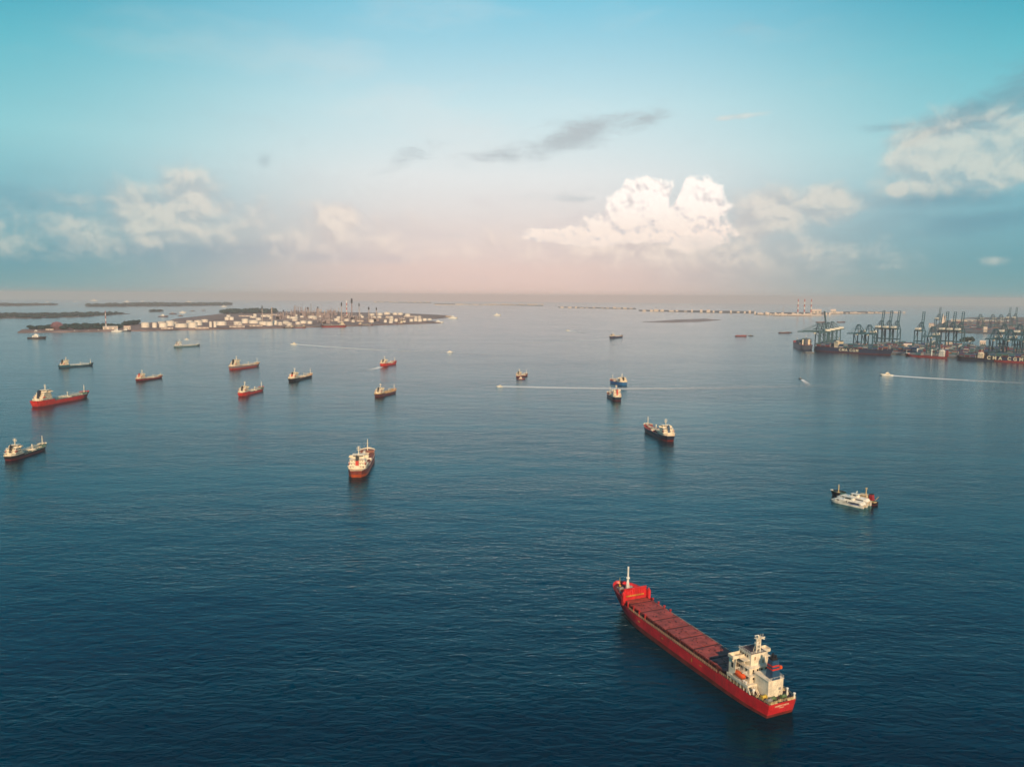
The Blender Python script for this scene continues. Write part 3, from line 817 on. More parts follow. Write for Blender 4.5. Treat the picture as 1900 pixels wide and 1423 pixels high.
    q = MB(); q.box(14.74, 14.79, 1.6, 2.3, 16.8, 18.2); q.box(14.74, 14.79, -2.5, -1.9, 15.0, 16.3); pieces(q, 'door', mat('door_tan', (.35, .24, .14)), who)
    wg = MB()
    for sg in (-1, 1):
        y0, y1 = (3.9, 9.5) if sg > 0 else (-9.5, -3.9)
        wg.box(18.8, 21.9, y0, y1, 16.55, 16.75)
        yt = sg * 9.5
        wg.box(18.8, 21.9, yt - .08, yt + .08, 16.75, 17.9); wg.box(21.8, 21.96, y0, y1, 16.75, 17.9); wg.box(18.72, 18.88, y0, y1, 16.75, 17.9)
        wg.add([(20.3, sg * 7.9, 14.2), (20.7, sg * 7.9, 14.2), (20.3, sg * 9.3, 16.55), (20.7, sg * 9.3, 16.55), (20.3, sg * 7.9, 16.55), (20.7, sg * 7.9, 16.55)], [(0, 2, 4), (1, 5, 3), (0, 1, 3, 2)])
    wg.build('bridge_wing', CREAM, who)
    railing(root, [(15.0, 4.0, 19.35), (15.0, -4.0, 19.35), (22.0, -4.0, 19.35)], WHITE, 1.0, 1.0, .05)
    railing(root, [(15.0, 4.0, 19.35), (22.0, 4.0, 19.35)], WHITE, 1.0, 1.0, .05)
    # radar mast: two legs, panel and platforms
    mm = MB()
    for sg in (-1, 1):
        mm.box(15.3, 15.7, sg * .95 - .2, sg * .95 + .2, 19.35, 25.2); mm.bar((17.2, sg * .95, 19.35), (15.6, sg * .7, 24.6), .28)
    for zz in (20.8, 22.4, 24.0): mm.box(15.3, 16.3, -.95, .95, zz, zz + .22)
    mm.box(15.0, 16.6, -2.4, 1.4, 25.0, 25.25); mm.box(15.1, 15.4, -2.9, -1.2, 25.25, 25.6); mm.box(15.4, 15.8, -.3, .3, 25.25, 26.4)
    for yy in (-2.3, -1.2, 1.2): mm.cyl((15.8, yy, 25.25), (15.8, yy, 26.7), .08, n=5)
    mo = mm.build('radar_mast', CREAM, root)
    q = MB(); q.box(15.9, 16.15, -1.3, 1.3, 23.2, 23.5); q.box(15.6, 15.85, -.2, 1.9, 26.4, 26.65); q.build('radar_scanner', WHITE, mo)
    q = MB(); q.lathe((15.6, -2.7, 24.2), [(.1, 0), (.38, .2), (.38, .5), (.1, .75)], 10); q.build('search_lamp', WHITE, mo)
    dm = MB(); dm.lathe((19.2, -2.6, 19.4), [(.35, 0), (.35, .7), (.7, 1.0), (.7, 1.6), (.3, 2.1)], 12); dm.build('satellite_dome', WHITE, root)
    rb = MB(); rb.box(8.6, 10.0, -4.9, -4.1, 13.1, 14.0); rb.lathe((7.6, -4.6, 15.2), [(.2, 0), (.7, .4), (.7, 1.2), (.2, 1.6)], 10); rb.build('rescue_boat', ORANGE, root)
    # ---- markings on the hull
    TXT = mat('white_lettering', (.80, .62, .42), .5, vary=.03)
    x, y, z = h.p(0, 4.5)
    xz = h.x(0, 4.4); sl = (h.x(0, 5.6) - h.x(0, 3.0)) / 2.6
    def tm(zc, size, txt):
        xx = h.x(0, zc) - .06
        ex = Vector((0, -1, 0)); ey = Vector((sl, 0, 1)).normalized(); ez = ex.cross(ey)
        M = Matrix(((ex.x, ey.x, ez.x, xx), (ex.y, ey.y, ez.y, 0), (ex.z, ey.z, ez.z, zc), (0, 0, 0, 1)))
        text_part(txt, size, TXT, root, M, 'stern_lettering', .02)
    tm(4.55, 1.02, 'CHERRY VESTA'); tm(3.65, .58, 'PANAMA')
    dr = MB()
    for sg in (-1, 1):
        for t in (.33, .56, .72):
            p0 = Vector(h.p(t, 3.6, sg)); dr.box(p0.x - .7, p0.x + .7, p0.y - .04, p0.y + .04, p0.z - .15, p0.z + .15)
        p0 = Vector(h.p(.38, 3.4, sg)); dr.box(p0.x - .15, p0.x + .15, p0.y - .05, p0.y + .05, p0.z - .9, p0.z + .9)
    pieces(dr, 'draught_mark', YELLOW, root)
    return root
bulk_carrier()

# ------------------------------------------------------------------ the anchored tankers
HM = lambda n, c, **k: mat('hull_' + n, c, .45, streak=k.get('streak', .3), vary=.15, rust=k.get('rust'))
BOOT = HM('boot_maroon', (.13, .022, .025)); BOOTR = HM('boot_red', (.36, .035, .03)); BOOTO = HM('boot_orange', (.50, .09, .035))
NAVY = HM('navy', (.014, .022, .045)); BLK = HM('black', (.016, .017, .024)); PLUM = HM('plum', (.10, .05, .065)); GREYP = HM('greyish_pink', (.30, .20, .20))
SRED = HM('signal_red', (.66, .04, .03)); TEALH = HM('teal', (.015, .10, .14)); MAR = HM('maroon', (.20, .025, .035)); BLU = HM('mid_blue', (.03, .17, .40))
DGREEN = mat('deck_green', (.05, .12, .10), .65, vary=.2); DRED = mat('deck_red', (.26, .035, .035), .65, vary=.2); DBRN = mat('deck_brown', (.20, .07, .05), .65, vary=.2); DTAN = mat('deck_tan', (.40, .24, .14), .6)

tanker((660.6, 887), (684, 828), 9, 'cream tanker seen from astern with tall red funnel and orange waterline', HM('red_brown', (.24, .06, .05)), BOOTO, DBRN, funnel=REDFUN, band=BLACK, rim=CREAM, beam=17.5, tiers=3, D=4.6, zb=2.5, seed=2, blunt=3.0, boat=REDFUN)
tanker((1245, 820), (1198, 783), 9, 'navy hulled tanker with red deck, cream foremast and blue funnel', NAVY, BOOT, DRED, funnel=BLUEFUN, rim=CREAM, beam=15, D=5.2, zb=2.2, tiers=3, seed=3, boat=REDFUN)
tanker((13.5, 855.5), (84.7, 817), 8, 'black tanker with green deck and maroon waterline, cut close by the photo edge', BLK, BOOT, DGREEN, funnel=BLACK, rim=CREAM, beam=12, D=3.6, zb=1.9, tiers=3, seed=4, boat=REDFUN)
tanker((62, 755.6), (165, 724), 10, 'large bright red tanker with green deck and navy funnel', SRED, BOOTR, DGREEN, funnel=NAVY, beam=18, D=5.2, zb=1.2, tiers=4, seed=5)
tanker((109, 682.7), (174, 673), 6, 'teal blue tanker with tall cream bridge and white deck pipes', TEALH, NAVY, DGREEN, funnel=BLACK, beam=14, D=3.6, zb=1.0, tiers=4, seed=6, pipes=WHITE)
tanker((253.5, 707.7), (302, 693.3), 8, 'small maroon tanker with black stern alone between blue and pink tankers', MAR, BLK, DBRN, funnel=REDFUN, rim=CREAM, beam=12, D=3.8, zb=1.0, tiers=3, seed=7, foremast=.6)
tanker((427, 686.6), (482, 671.5), 9, 'greyish pink tanker with red waterline, cream bridge and black funnel', GREYP, BOOTR, DTAN, funnel=BLACK, beam=16, D=5.4, zb=2.8, tiers=4, seed=8, rim=CREAM)
tanker((445, 735.8), (489, 715), 8, 'small bright red tanker with green deck and small navy funnel', SRED, BOOTR, DGREEN, funnel=NAVY, beam=13, D=3.8, zb=1.2, tiers=3, seed=9, boat=REDFUN, rim=SRED)
tanker((538, 708.6), (579.5, 691), 8, 'black hulled cream tanker with a red funnel topped in black', BLK, BLK, DTAN, funnel=REDFUN, band=BLACK, rim=CREAM, beam=14, D=4.0, zb=1.0, tiers=3, seed=10)
tanker((708, 680), (734.7, 667.8), 9, 'stubby bright red tanker under way trailing a faint pale wake', SRED, BOOTR, DRED, funnel=NAVY, rim=SRED, beam=15, D=4.8, zb=1.2, tiers=3, seed=11, boat=REDFUN)
tanker((698, 737), (734.7, 718.7), 8, 'small dark plum tanker with yellowish deck fittings and tan rails', PLUM, BOOT, DTAN, funnel=NAVY, rim=mat('tan_rim', (.62, .36, .14)), house=CREAM, beam=12.5, D=4.0, zb=1.6, tiers=3, seed=12, boat=REDFUN, pipes=mat('tan_pipes', (.6, .40, .18)))
tanker((959.7, 700.8), (978.5, 689.8), 8, 'tiny dark red tanker with cream bridge and a barge alongside', MAR, BLK, DBRN, funnel=BLACK, rim=CREAM, beam=10, D=3.6, zb=1.0, tiers=3, seed=13)
tanker((1159, 715), (1134.6, 700), 9, 'blue hulled tanker seen from astern just above the dark navy one', BLU, BLU, DRED, funnel=BLACK, rim=CREAM, beam=16.5, D=5.2, zb=1.0, tiers=3, seed=14, boat=REDFUN)
tanker((1146.5, 744), (1130.6, 723.7), 9, 'dark navy tanker seen from astern across the wake line', NAVY, BOOT, DBRN, funnel=REDFUN, rim=CREAM, beam=14.5, D=5.0, zb=1.4, tiers=4, seed=15, boat=REDFUN)
tanker((323, 645), (372, 639), 5, 'pale grey teal tanker low in the water, white bridge astern', HM('pale_teal', (.16, .26, .28)), TEALH, DGREEN, funnel=STEEL, rim=WHITE, house=WHITE, beam=15, D=3.4, zb=.8, tiers=4, seed=16)
tanker((1132, 628), (1156, 623), 6, 'dark purple blue coaster with white bridge alone on the pink water', HM('purple_blue', (.05, .05, .11)), BLK, DTAN, funnel=BLACK, rim=HM('purple_blue', (.05, .05, .11)), beam=15, D=5.0, zb=1.0, tiers=2, seed=17, crane=False, foremast=0)

# ------------------------------------------------------------------ ferries moored to a dark supply ship
def ferry(loc, head, label, L=25.0, B=7.4, lift=0.0, stripe=True):
    root = empty('ferry', (loc.x, loc.y, 0), head); tag(root, label, 'ferry', 'white ferries moored side by side')
    FW = mat('ferry_white', (.80, .76, .66), .35, streak=.05); BL = mat('ferry_blue', (.02, .07, .24), .4)
    for sg in (-1, 1):
        q = Hull(L, B * .30, [(0, 1, 2.2 + lift, .0)], .5, tb=.85, blunt=1.8, rake=2.2, over=.2); b = MB()
        ts = q.stations(0, 1); v = []; f = []
        for t in ts:
            for z in (-.6, .5, 1.4, 2.2 + lift):
                for s2 in (1, -1): x, y, z_ = q.p(t, z, s2); v.append((x, y + sg * B * .34, z_))
        for i in range(len(ts) - 1):
            for k in range(3):
                for s2 in (0, 1):
                    a_, b_ = i * 8 + k * 2 + s2, i * 8 + 8 + k * 2 + s2; f.append((a_, a_ + 2, b_ + 2, b_))
            f.append((i * 8 + 6, i * 8 + 7, i * 8 + 15, i * 8 + 14))
        for k in range(3): f.append((k * 2, k * 2 + 1, k * 2 + 3, k * 2 + 2))
        b.add(v, f); b.build('float_hull', FW, root)
    d = MB(); z0 = 1.5 + lift
    # cabin with sloping nose
    prof = [(0.02, .46, .0), (.10, .49, .9), (.60, .49, .9), (.84, .44, .75), (.97, .22, .25)]
    v, f = [], []
    for t, w, k in prof:
        v += [(t * L, w * B, z0), (t * L, w * B, z0 + 2.4 * max(k, .12)), (t * L, w * B * .86, z0 + 2.9 * max(k, .14)), (t * L, -w * B * .86, z0 + 2.9 * max(k, .14)), (t * L, -w * B, z0 + 2.4 * max(k, .12)), (t * L, -w * B, z0)]
    for i in range(len(prof) - 1):
        for k in range(5): f.append((i * 6 + k, i * 6 + k + 1, i * 6 + k + 7, i * 6 + k + 6))
    f += [(0, 1, 2, 3, 4, 5), tuple(range(len(v) - 1, len(v) - 7, -1))]
    d.add(v, f); cab = d.build('cabin', FW, root)
    g_ = MB()
    for sg in (-1, 1):
        for (t0, t1) in ((.13, .44), (.47, .80)):
            w0 = .49 if t0 < .5 else .49; w1 = .49 if t1 < .6 else .45
            p0 = [(t0 * L, sg * (w0 * B + .04), z0 + 1.1), (t1 * L, sg * (w1 * B + .04), z0 + 1.0), (t1 * L, sg * (w1 * B + .04), z0 + 1.75), (t0 * L, sg * (w0 * B + .04), z0 + 1.95)]
            g_.add(p0, [(0, 1, 2, 3)])
    pieces(g_, 'window_band', GLASS, cab)
    if stripe:
        s_ = MB()
        for sg in (-1, 1): s_.add([(.1 * L, sg * (.49 * B + .05), z0 + .2), (.5 * L, sg * (.49 * B + .05), z0 + .2), (.36 * L, sg * (.49 * B + .05), z0 + .95), (.1 * L, sg * (.49 * B + .05), z0 + .95)], [(0, 1, 2, 3)])
        pieces(s_, 'blue_stripe', BL, cab)
    w = MB(); w.box(.34 * L, .62 * L, -B * .27, B * .27, z0 + 2.6, z0 + 4.7, top=(.4, 2.2, .3)); w.box(.32 * L, .56 * L, -B * .3, B * .3, z0 + 4.7, z0 + 4.9); wo_ = w.build('wheelhouse', FW, root)
    g_ = MB()
    for sg in (-1, 1): g_.box(.40 * L, .57 * L, sg * B * .262 - .1, sg * B * .262 + .02, z0 + 3.4, z0 + 4.2)
    pieces(g_, 'window_band', GLASS, wo_)
    m_ = MB(); m_.bar((.42 * L, 0, z0 + 4.9), (.40 * L, 0, z0 + 7.6), .3); m_.box(.40 * L, .42 * L, -1.2, 1.2, z0 + 6.3, z0 + 6.5); m_.build('mast', FW, root)
    a_ = MB(); a_.box(.02 * L, .1 * L, -B * .4, B * .4, z0, z0 + .2)
    for yy in (-B * .36, 0, B * .36): a_.box(.0, .05 * L, yy - .5, yy + .5, z0 - .6, z0 + .9)
    a_.build('stern_platform', mat('ferry_tan', (.6, .45, .28)), root)
    return root
fa_ = ground(1602, 944); fb_ = ground(1540, 930)
fd = fb_ - fa_; fh_ = math.atan2(fd.y, fd.x); fn = Vector((math.sin(fh_), -math.cos(fh_), 0)); fdir = Vector((math.cos(fh_), math.sin(fh_), 0))
ferry(fa_ + fn * 3.0, fh_, 'white ferry with blue stripe on the outside, nearest the camera', L=27.5)
ferry(fa_ + fn * 10.8 + fdir * 1.0, fh_, 'white ferry between the outer ferry and the black supply ship', L=26.0, lift=1.3, stripe=False)
def supply_ship():
    loc = fa_ + fn * 18.0 - fdir * 1.5
    root = empty('supply_ship', (loc.x, loc.y, 0), fh_ - R(2)); tag(root, 'black supply ship with tan masts and red funnel behind two white ferries', 'ship')
    L, B, D = 40.0, 8.6, 2.2
    h = Hull(L, B, [(0, .72, D, .5), (.72, 1, D + 2.2, .8)], .6, tb=.7); h.build(root, BLK, BOOT, DGREEN, BLK)
    TAN = mat('mast_tan', (.62, .45, .24))
    q = MB(); q.box(6, 15, -3.2, 3.2, D - .5, D + 2.2); q.box(7.5, 14, -2.7, 2.7, D + 2.2, D + 4.6); q.build('accommodation', mat('warm_cream', (.72, .55, .34)), root)
    windows_row(root, 8, 13.5, 2.7, D + 3.3, 5, .6, .7)
    q = MB(); q.box(3.2, 6.4, -1.5, 1.5, D + 1.2, D + 5.6, top=(.5, .2, .2)); o = q.build('funnel', mat('wine_red', (.30, .02, .03)), root)
    q = MB(); q.box(3.6, 6.2, -1.35, 1.35, D + 5.6, D + 6.3); q.build('funnel_top', BLACK, o)
    q = MB(); q.cyl((9.6, 0, D + 4.6), (9.6, 0, D + 9.6), .45, .4, 10); q.box(9, 10.2, -.7, .7, D + 9.2, D + 10.0); q.build('main_mast', TAN, root)
    q = MB(); q.cyl((33, 0, D), (33, 0, D + 8.0), .42, .36, 10); q.box(32, 34, -1.2, 1.2, D + .2, D + 1.6); q.build('foremast', TAN, root)
    q = MB(); q.bar((3.0, -2, D + 1), (0.6, -2.4, D + 4.2), .4); q.build('stern_davit', TAN, root)
    q = MB(); q.box(1, 3, 1.5, 2.3, D - .5, D + 1.0); q.cyl((1.6, -1.2, D), (1.6, .8, D), .5); q.build('towing_winch', TAN, root)
    q = MB(); q.box(38.4, 39.8, -1.0, 1.0, D + 2.0, D + 2.6); q.build('bow_fender', WHITE, root)
    q = MB(); q.box(17, 30, -2.8, 2.8, D - .5, D + .6); q.build('cargo_hatch', DGREEN, root)
supply_ship()

# ------------------------------------------------------------------ small craft
def small_boat(px, py, L, head, label, hull_c=WHITE, cabin_c=CREAM, kind='launch', group='small craft crossing the roads', cat='boat', flat=False):
    a = ground(px, py); root = empty(kind, (a.x, a.y, 0), R(head)); tag(root, label, cat, group)
    B = L * .27; D = L * .085
    h = Hull(L, B, [(0, .6, D, .15), (.6, 1, D * 1.45, .2)], D * .25, tb=.85, blunt=1.8, rake=L * .09, over=.1); h.build(root, hull_c, BLACK if hull_c is not WHITE else WHITE, DTAN if flat else STEEL)
    if flat:
        q = MB(); q.box(.1 * L, .88 * L, -B * .38, B * .38, D - .1, D + L * .03); q.build('cargo_heap', cabin_c, root)
        return root
    c = MB(); c.box(.25 * L, .62 * L, -B * .34, B * .34, D - .1, D + L * .10, top=(.02 * L, .07 * L, B * .05)); co = c.build('cabin', cabin_c, root)
    c = MB(); c.box(.36 * L, .58 * L, -B * .26, B * .26, D + L * .10, D + L * .17, top=(.01 * L, .05 * L, B * .04)); c.build('wheelhouse', cabin_c, root)
    c = MB()
    for sg in (-1, 1): c.box(.30 * L, .52 * L, sg * B * .335 - .05, sg * B * .335 + .03, D + L * .035, D + L * .065)
    pieces(c, 'window_band', GLASS, co)
    c = MB(); c.bar((.4 * L, 0, D + L * .17), (.38 * L, 0, D + L * .32), .12 + L * .006); c.build('mast', WHITE, root)
    return root
FOAM = None
def foam_material():
    m = bpy.data.materials.new('foam'); m.use_nodes = True; t = m.node_tree; S.nt = t; t.nodes.clear()
    uv = t.nodes.new('ShaderNodeUVMap'); uv.uv_map = 'along'
    sp = t.nodes.new('ShaderNodeSeparateXYZ'); t.links.new(uv.outputs[0], sp.inputs[0])
    u, v = S(sp.outputs[0]), S(sp.outputs[1])
    g_ = t.nodes.new('ShaderNodeNewGeometry'); pos = S(g_.outputs['Position'])
    n = noise(pos, .16, 5, .65); n2_ = noise(pos, .03, 3, .6)
    edge_ = smooth(0.5 - S.m('ABSOLUTE', v - 0.5), 0.0, 0.28)
    fade = S.m('POWER', 1.0 - u, 1.1)
    a_ = smooth(n * 0.6 + n2_ * 0.5 + fade * 0.75 - 0.55, -0.05, 0.55) * edge_ * (fade * 0.85 + 0.16)
    df = t.nodes.new('ShaderNodeBsdfDiffuse'); df.inputs[0].default_value = (.78, .80, .80, 1)
    tr = t.nodes.new('ShaderNodeBsdfTransparent'); mx = t.nodes.new('ShaderNodeMixShader')
    t.links.new(a_.k, mx.inputs[0]); t.links.new(tr.outputs[0], mx.inputs[1]); t.links.new(df.outputs[0], mx.inputs[2])
    o = t.nodes.new('ShaderNodeOutputMaterial'); t.links.new(mx.outputs[0], o.inputs[0]); return m
def wake(pts, w0, w1, label, z=.12):
    global FOAM
    FOAM = FOAM or foam_material()
    P = [ground(*p_) for p_ in pts]
    fine = []
    for p_, q_ in zip(P, P[1:]):
        for i in range(8): fine.append(p_.lerp(q_, i / 8))
    fine.append(P[-1]); n = len(fine); v = []; uvs = []
    for i, p_ in enumerate(fine):
        d = (fine[min(n - 1, i + 1)] - fine[max(0, i - 1)]).normalized(); nr = Vector((-d.y, d.x, 0)); k = i / (n - 1); w = w0 + (w1 - w0) * k
        v += [p_ + nr * w / 2 + Vector((0, 0, z)), p_ - nr * w / 2 + Vector((0, 0, z))]; uvs += [(k, 0), (k, 1)]
    me = bpy.data.meshes.new('wake'); me.from_pydata([tuple(x) for x in v], [], [(2 * i, 2 * i + 1, 2 * i + 3, 2 * i + 2) for i in range(n - 1)])
    ul = me.uv_layers.new(name='along')
    for lp in me.loops: ul.data[lp.index].uv = uvs[lp.vertex_index]
    me.materials.append(FOAM); o = link(bpy.data.objects.new('wake', me)); tag(o, label, 'wake', kind='stuff')

small_boat(934, 718, 13, 172, 'white launch at the head of the long straight wake', cat='motorboat')
wake([(931, 717), (1010, 719), (1160, 721.5), (1330, 720), (1500, 716), (1640, 711)], 22, 60, 'long straight white wake behind the launch amid the tankers')
small_boat(552, 639.5, 26, 172, 'white ferry boat speeding past the refinery island', cat='motorboat')
wake([(550, 639), (600, 643), (700, 649.5), (790, 653), (900, 658), (1010, 663)], 24, 60, 'pale wake behind the boat below the refinery')
small_boat(1657, 697, 26, 168, 'white fast ferry speeding past the container terminal', cat='motorboat')
wake([(1655, 697), (1720, 701.5), (1800, 706), (1905, 711), (2100, 719)], 28, 60, 'white wake trailing to the photo edge below the terminal')
small_boat(1058, 614, 22, 170, 'distant speedboat crossing the pink water', cat='motorboat')
wake([(1054, 613.4), (1075, 617), (1100, 621)], 24, 40, 'short pale wake of the distant speedboat')
small_boat(351, 630.5, 20, 170, 'white motorboat above the pale grey teal tanker', cat='motorboat')
wake([(349, 630), (362, 630.4), (385, 630.6)], 18, 24, 'short wake above the pale grey teal tanker')
small_boat(1487, 703.5, 12, 95, 'small dark workboat with a wake towards the viewer', NAVY, STEEL, 'workboat')
wake([(1488, 704), (1497, 711), (1506, 720)], 8, 18, 'small wake of the dark workboat')
wake([(707, 681), (690, 686), (655, 691)], 16, 34, 'faint wake astern of the stubby red tanker')
wake([(1132, 629), (1060, 633), (980, 637), (890, 639)], 14, 40, 'thin pale wake line astern of the purple blue coaster')
small_boat(829, 654, 18, 10, 'low white boat with tan deck beyond the red tankers', WHITE, CREAM, 'launch')
small_boat(52, 628.5, 62, 8, 'dark tug with white wheelhouse off the wooded point', BLK, WHITE, 'tug', cat='tug')
small_boat(915, 585.5, 70, 5, 'lone white vessel far out on the pink water', WHITE, WHITE, 'vessel', cat='ship')
small_boat(959, 704, 17, 8, 'dark barge with cream house beside the tiny tanker', MAR, CREAM, 'barge', cat='barge')
small_boat(1364, 624.5, 52, 4, 'flat red barge under tow', HM('barge_red', (.26, .05, .05)), DRED, 'barge', flat=True, cat='barge')
small_boat(1388, 623.5, 24, 4, 'dark tug ahead of the flat red barge', BLK, STEEL, 'tug', cat='tug')
small_boat(1445, 618.5, 55, 5, 'grey barge near the terminal corner', PLUM, STEEL, 'barge', flat=True, cat='barge')
small_boat(1462, 617.5, 22, 5, 'dark tug ahead of the grey barge', BLK, STEEL, 'tug', cat='tug')
small_boat(1514, 599, 70, 3, 'low dark barge beyond the crane boom', PLUM, STEEL, 'barge', flat=True, cat='barge')
small_boat(1553, 598.5, 60, 4, 'low dark barge beyond the raised crane boom', PLUM, STEEL, 'barge', flat=True, cat='barge')

# ------------------------------------------------------------------ land: islands, shores
def pxsize(px, py, w, z=0.0):
    """metres that w photo pixels cover at the sea point behind a pixel"""
    p_ = ground(px, py, z); return w * (p_ - Vector((0, 0, CAM_H))).dot(_F) / FPX
SOIL = mat('shore_earth', (.09, .08, .075), .9, vary=.25, scale=.01)
CONC = mat('concrete', (.15, .16, .17), .85, vary=.15, scale=.02)
SAND = mat('sandbank', (.26, .21, .21), .9, vary=.2, scale=.01)
def leaf_mat(name, c):
    return mat(name, c, .8, vary=.3, scale=.03, spec=.1)
LEAF = leaf_mat('forest_green', (.014, .040, .034)); LEAF2 = leaf_mat('forest_green_far', (.018, .045, .04))
def land(name, pts, z, m, rng_seed=0, jit=0.0, slope=6.0):
    """a slab of ground with a sloping rim; pts are photo pixels of its shoreline"""
    rng = random.Random(rng_seed); P = [ground(*p_) for p_ in pts]; fine = []
    for p_, q_ in zip(P, P[1:] + P[:1]):
        for i in range(6):
            c = p_.lerp(q_, i / 6); fine.append(c + Vector((rng.uniform(-jit, jit), rng.uniform(-jit, jit), 0)))
    ctr = sum(fine, Vector()) / len(fine); n = len(fine)
    v = [Vector((p_.x, p_.y, -1.0)) for p_ in fine] + [Vector((p_.x, p_.y, z)) + (ctr - p_).normalized() * slope for p_ in fine]
    me = bpy.data.meshes.new(name); bm = bmesh.new()
    bv = [bm.verts.new(x) for x in v]
    for i in range(n): bm.faces.new((bv[i], bv[(i + 1) % n], bv[n + (i + 1) % n], bv[n + i]))
    cap = bm.faces.new(bv[n:]); bmesh.ops.triangulate(bm, faces=[cap])
    bmesh.ops.recalc_face_normals(bm, faces=bm.faces)
    bm.to_mesh(me); bm.free(); me.materials.append(m)
    o = link(bpy.data.objects.new(name, me)); tag(o, kind='structure'); return o
_ico = None
def forest(name, spots, hgt, r, m, seed, label=None):
    """tree crowns crowded together: each an uneven ball of leaf clumps; spots are (x, y, ground z)"""
    rng = random.Random(seed); bm0 = bmesh.new(); bmesh.ops.create_icosphere(bm0, subdivisions=1, radius=1.0)
    bv = [v.co.copy() for v in bm0.verts]; bf = [tuple(v.index for v in f.verts) for f in bm0.faces]; bm0.free()
    b = MB()
    for (x, y, z) in spots:
        h_ = hgt * rng.uniform(.6, 1.25); rr = r * rng.uniform(.7, 1.3)
        for k in range(2):
            ox, oy = rng.uniform(-.5, .5) * rr, rng.uniform(-.5, .5) * rr; zz = z + h_ * (.55 + .2 * k); sc = rr * (1 - .25 * k)
            b.add([(x + ox + c.x * sc * rng.uniform(.75, 1.25), y + oy + c.y * sc * rng.uniform(.75, 1.25), zz + c.z * h_ * .5 * rng.uniform(.7, 1.2)) for c in bv], bf)
    o = b.build(name, m, None, 'stuff'); o['label'] = label or 'dark green forest'; return o
def scatter(pts, n, z, seed):
    """points inside a pixel polygon on the ground"""
    rng = random.Random(seed); P = [ground(*p_) for p_ in pts]; out = []
    x0, x1 = min(p_.x for p_ in P), max(p_.x for p_ in P); y0, y1 = min(p_.y for p_ in P), max(p_.y for p_ in P)
    tries = 0
    while len(out) < n and tries < n * 60:
        tries += 1; x, y = rng.uniform(x0, x1), rng.uniform(y0, y1); c = False
        for p_, q_ in zip(P, P[1:] + P[:1]):
            if (p_.y > y) != (q_.y > y) and x < (q_.x - p_.x) * (y - p_.y) / (q_.y - p_.y) + p_.x: c = not c
        if c: out.append((x, y, z))
    return out

# wooded islands to the left
isl = [(-60, 591.5), (60, 591), (150, 588.5), (238, 582.5), (200, 580.5), (100, 583), (-60, 583)]
land('wooded_island', isl, 3, SOIL, 1, 25); forest('forest', scatter(isl, 420, 2, 2), 10, 18, LEAF, 3, 'dark forest on the low island at the photo edge')
isl = [(165, 569), (300, 568.5), (428, 566.2), (425, 565), (300, 565.2), (165, 567.6)]
land('wooded_island', isl, 3, SOIL, 4, 20); forest('forest', scatter(isl, 420, 2, 5), 26, 50, LEAF2, 6, 'blue grey forest on the far long island')
isl = [(-60, 568.5), (40, 567.5), (110, 566), (20, 565), (-60, 565)]
land('wooded_island', isl, 3, SOIL, 7, 20); forest('forest', scatter(isl, 120, 2, 8), 18, 50, LEAF2, 9, 'faint forest strip at the edge below the horizon')
isl = [(277, 579), (298, 578.4), (300, 577), (280, 577.4)]
land('islet', isl, 2, SOIL, 10, 5); forest('forest', scatter(isl, 40, 1, 11), 12, 18, LEAF2, 12, 'tiny wooded islet beyond the tank farm')
sb = [(1193, 597.5), (1240, 599), (1300, 597.5), (1338, 594), (1310, 591.5), (1250, 593.5)]
land('sandbank', sb, .8, SAND, 13, 12)

# ------------------------------------------------------------------ refinery island
ref = [(32, 617.5), (120, 616.5), (190, 615.5), (300, 613.5), (420, 611), (520, 609), (620, 606.5), (700, 604), (760, 601.5), (818, 599.5), (815, 597), (770, 595.5), (838, 588.5), (830, 586), (760, 582.5), (640, 580), (520, 579), (408, 583.5), (330, 592), (300, 598), (200, 606), (90, 608), (40, 613)]
land('refinery_island', ref, 4, mat('refinery_ground', (.20, .135, .125), .9, vary=.3, scale=.012), 14, 4)
wood = [(45, 614), (110, 613.5), (185, 612.5), (225, 611.5), (225, 607.5), (150, 606.5), (85, 609), (55, 611)]
forest('forest', scatter(wood, 300, 4, 15), 12, 11, LEAF, 16, 'dark trees on the wooded point of the refinery island')
wood = [(412, 584), (470, 582.5), (512, 582.5), (510, 579.8), (450, 580.5), (412, 582)]
forest('forest', scatter(wood, 220, 4, 17), 27, 24, LEAF2, 18, 'blue green trees behind the tank farm')
wood = [(225, 607), (250, 604), (260, 601), (245, 604), (230, 606)]
forest('forest', scatter(wood, 60, 4, 19), 15, 13, LEAF, 20, 'trees between the wooded point and the tanks')

TANKW = mat('tank_white', (.82, .74, .64), .5, vary=.06, streak=.12, scale=.05)
TANKR = mat('tank_roof', (.62, .54, .46), .6, vary=.1)
def tank(px, py, w, h_, label, n=18):
    p_ = ground(px, py, 4.0); r = pxsize(px, py, w) / 2; hh = max(5.0, pxsize(px, py, h_))
    p_ = p_ + Vector((p_.x, p_.y, 0)).normalized() * r
    root = empty('storage_tank', (p_.x, p_.y, 4.0)); tag(root, label, 'tank', 'white storage tanks of the refinery')
    b = MB(); b.lathe((0, 0, 0), [(r, 0), (r, hh), (r * .985, hh)], n); b.build('shell', TANKW, root, smooth=False)
    b = MB(); b.lathe((0, 0, hh - .2), [(r * .97, 0), (r * .5, hh * .07), (.3, hh * .1)], n); b.build('roof', TANKR, root)
    b = MB(); b.lathe((0, 0, hh * .92), [(r + .1, 0), (r + .8, .1), (r + .8, .7), (r + .1, .8)], n); b.build('wind_girder', TANKR, root)
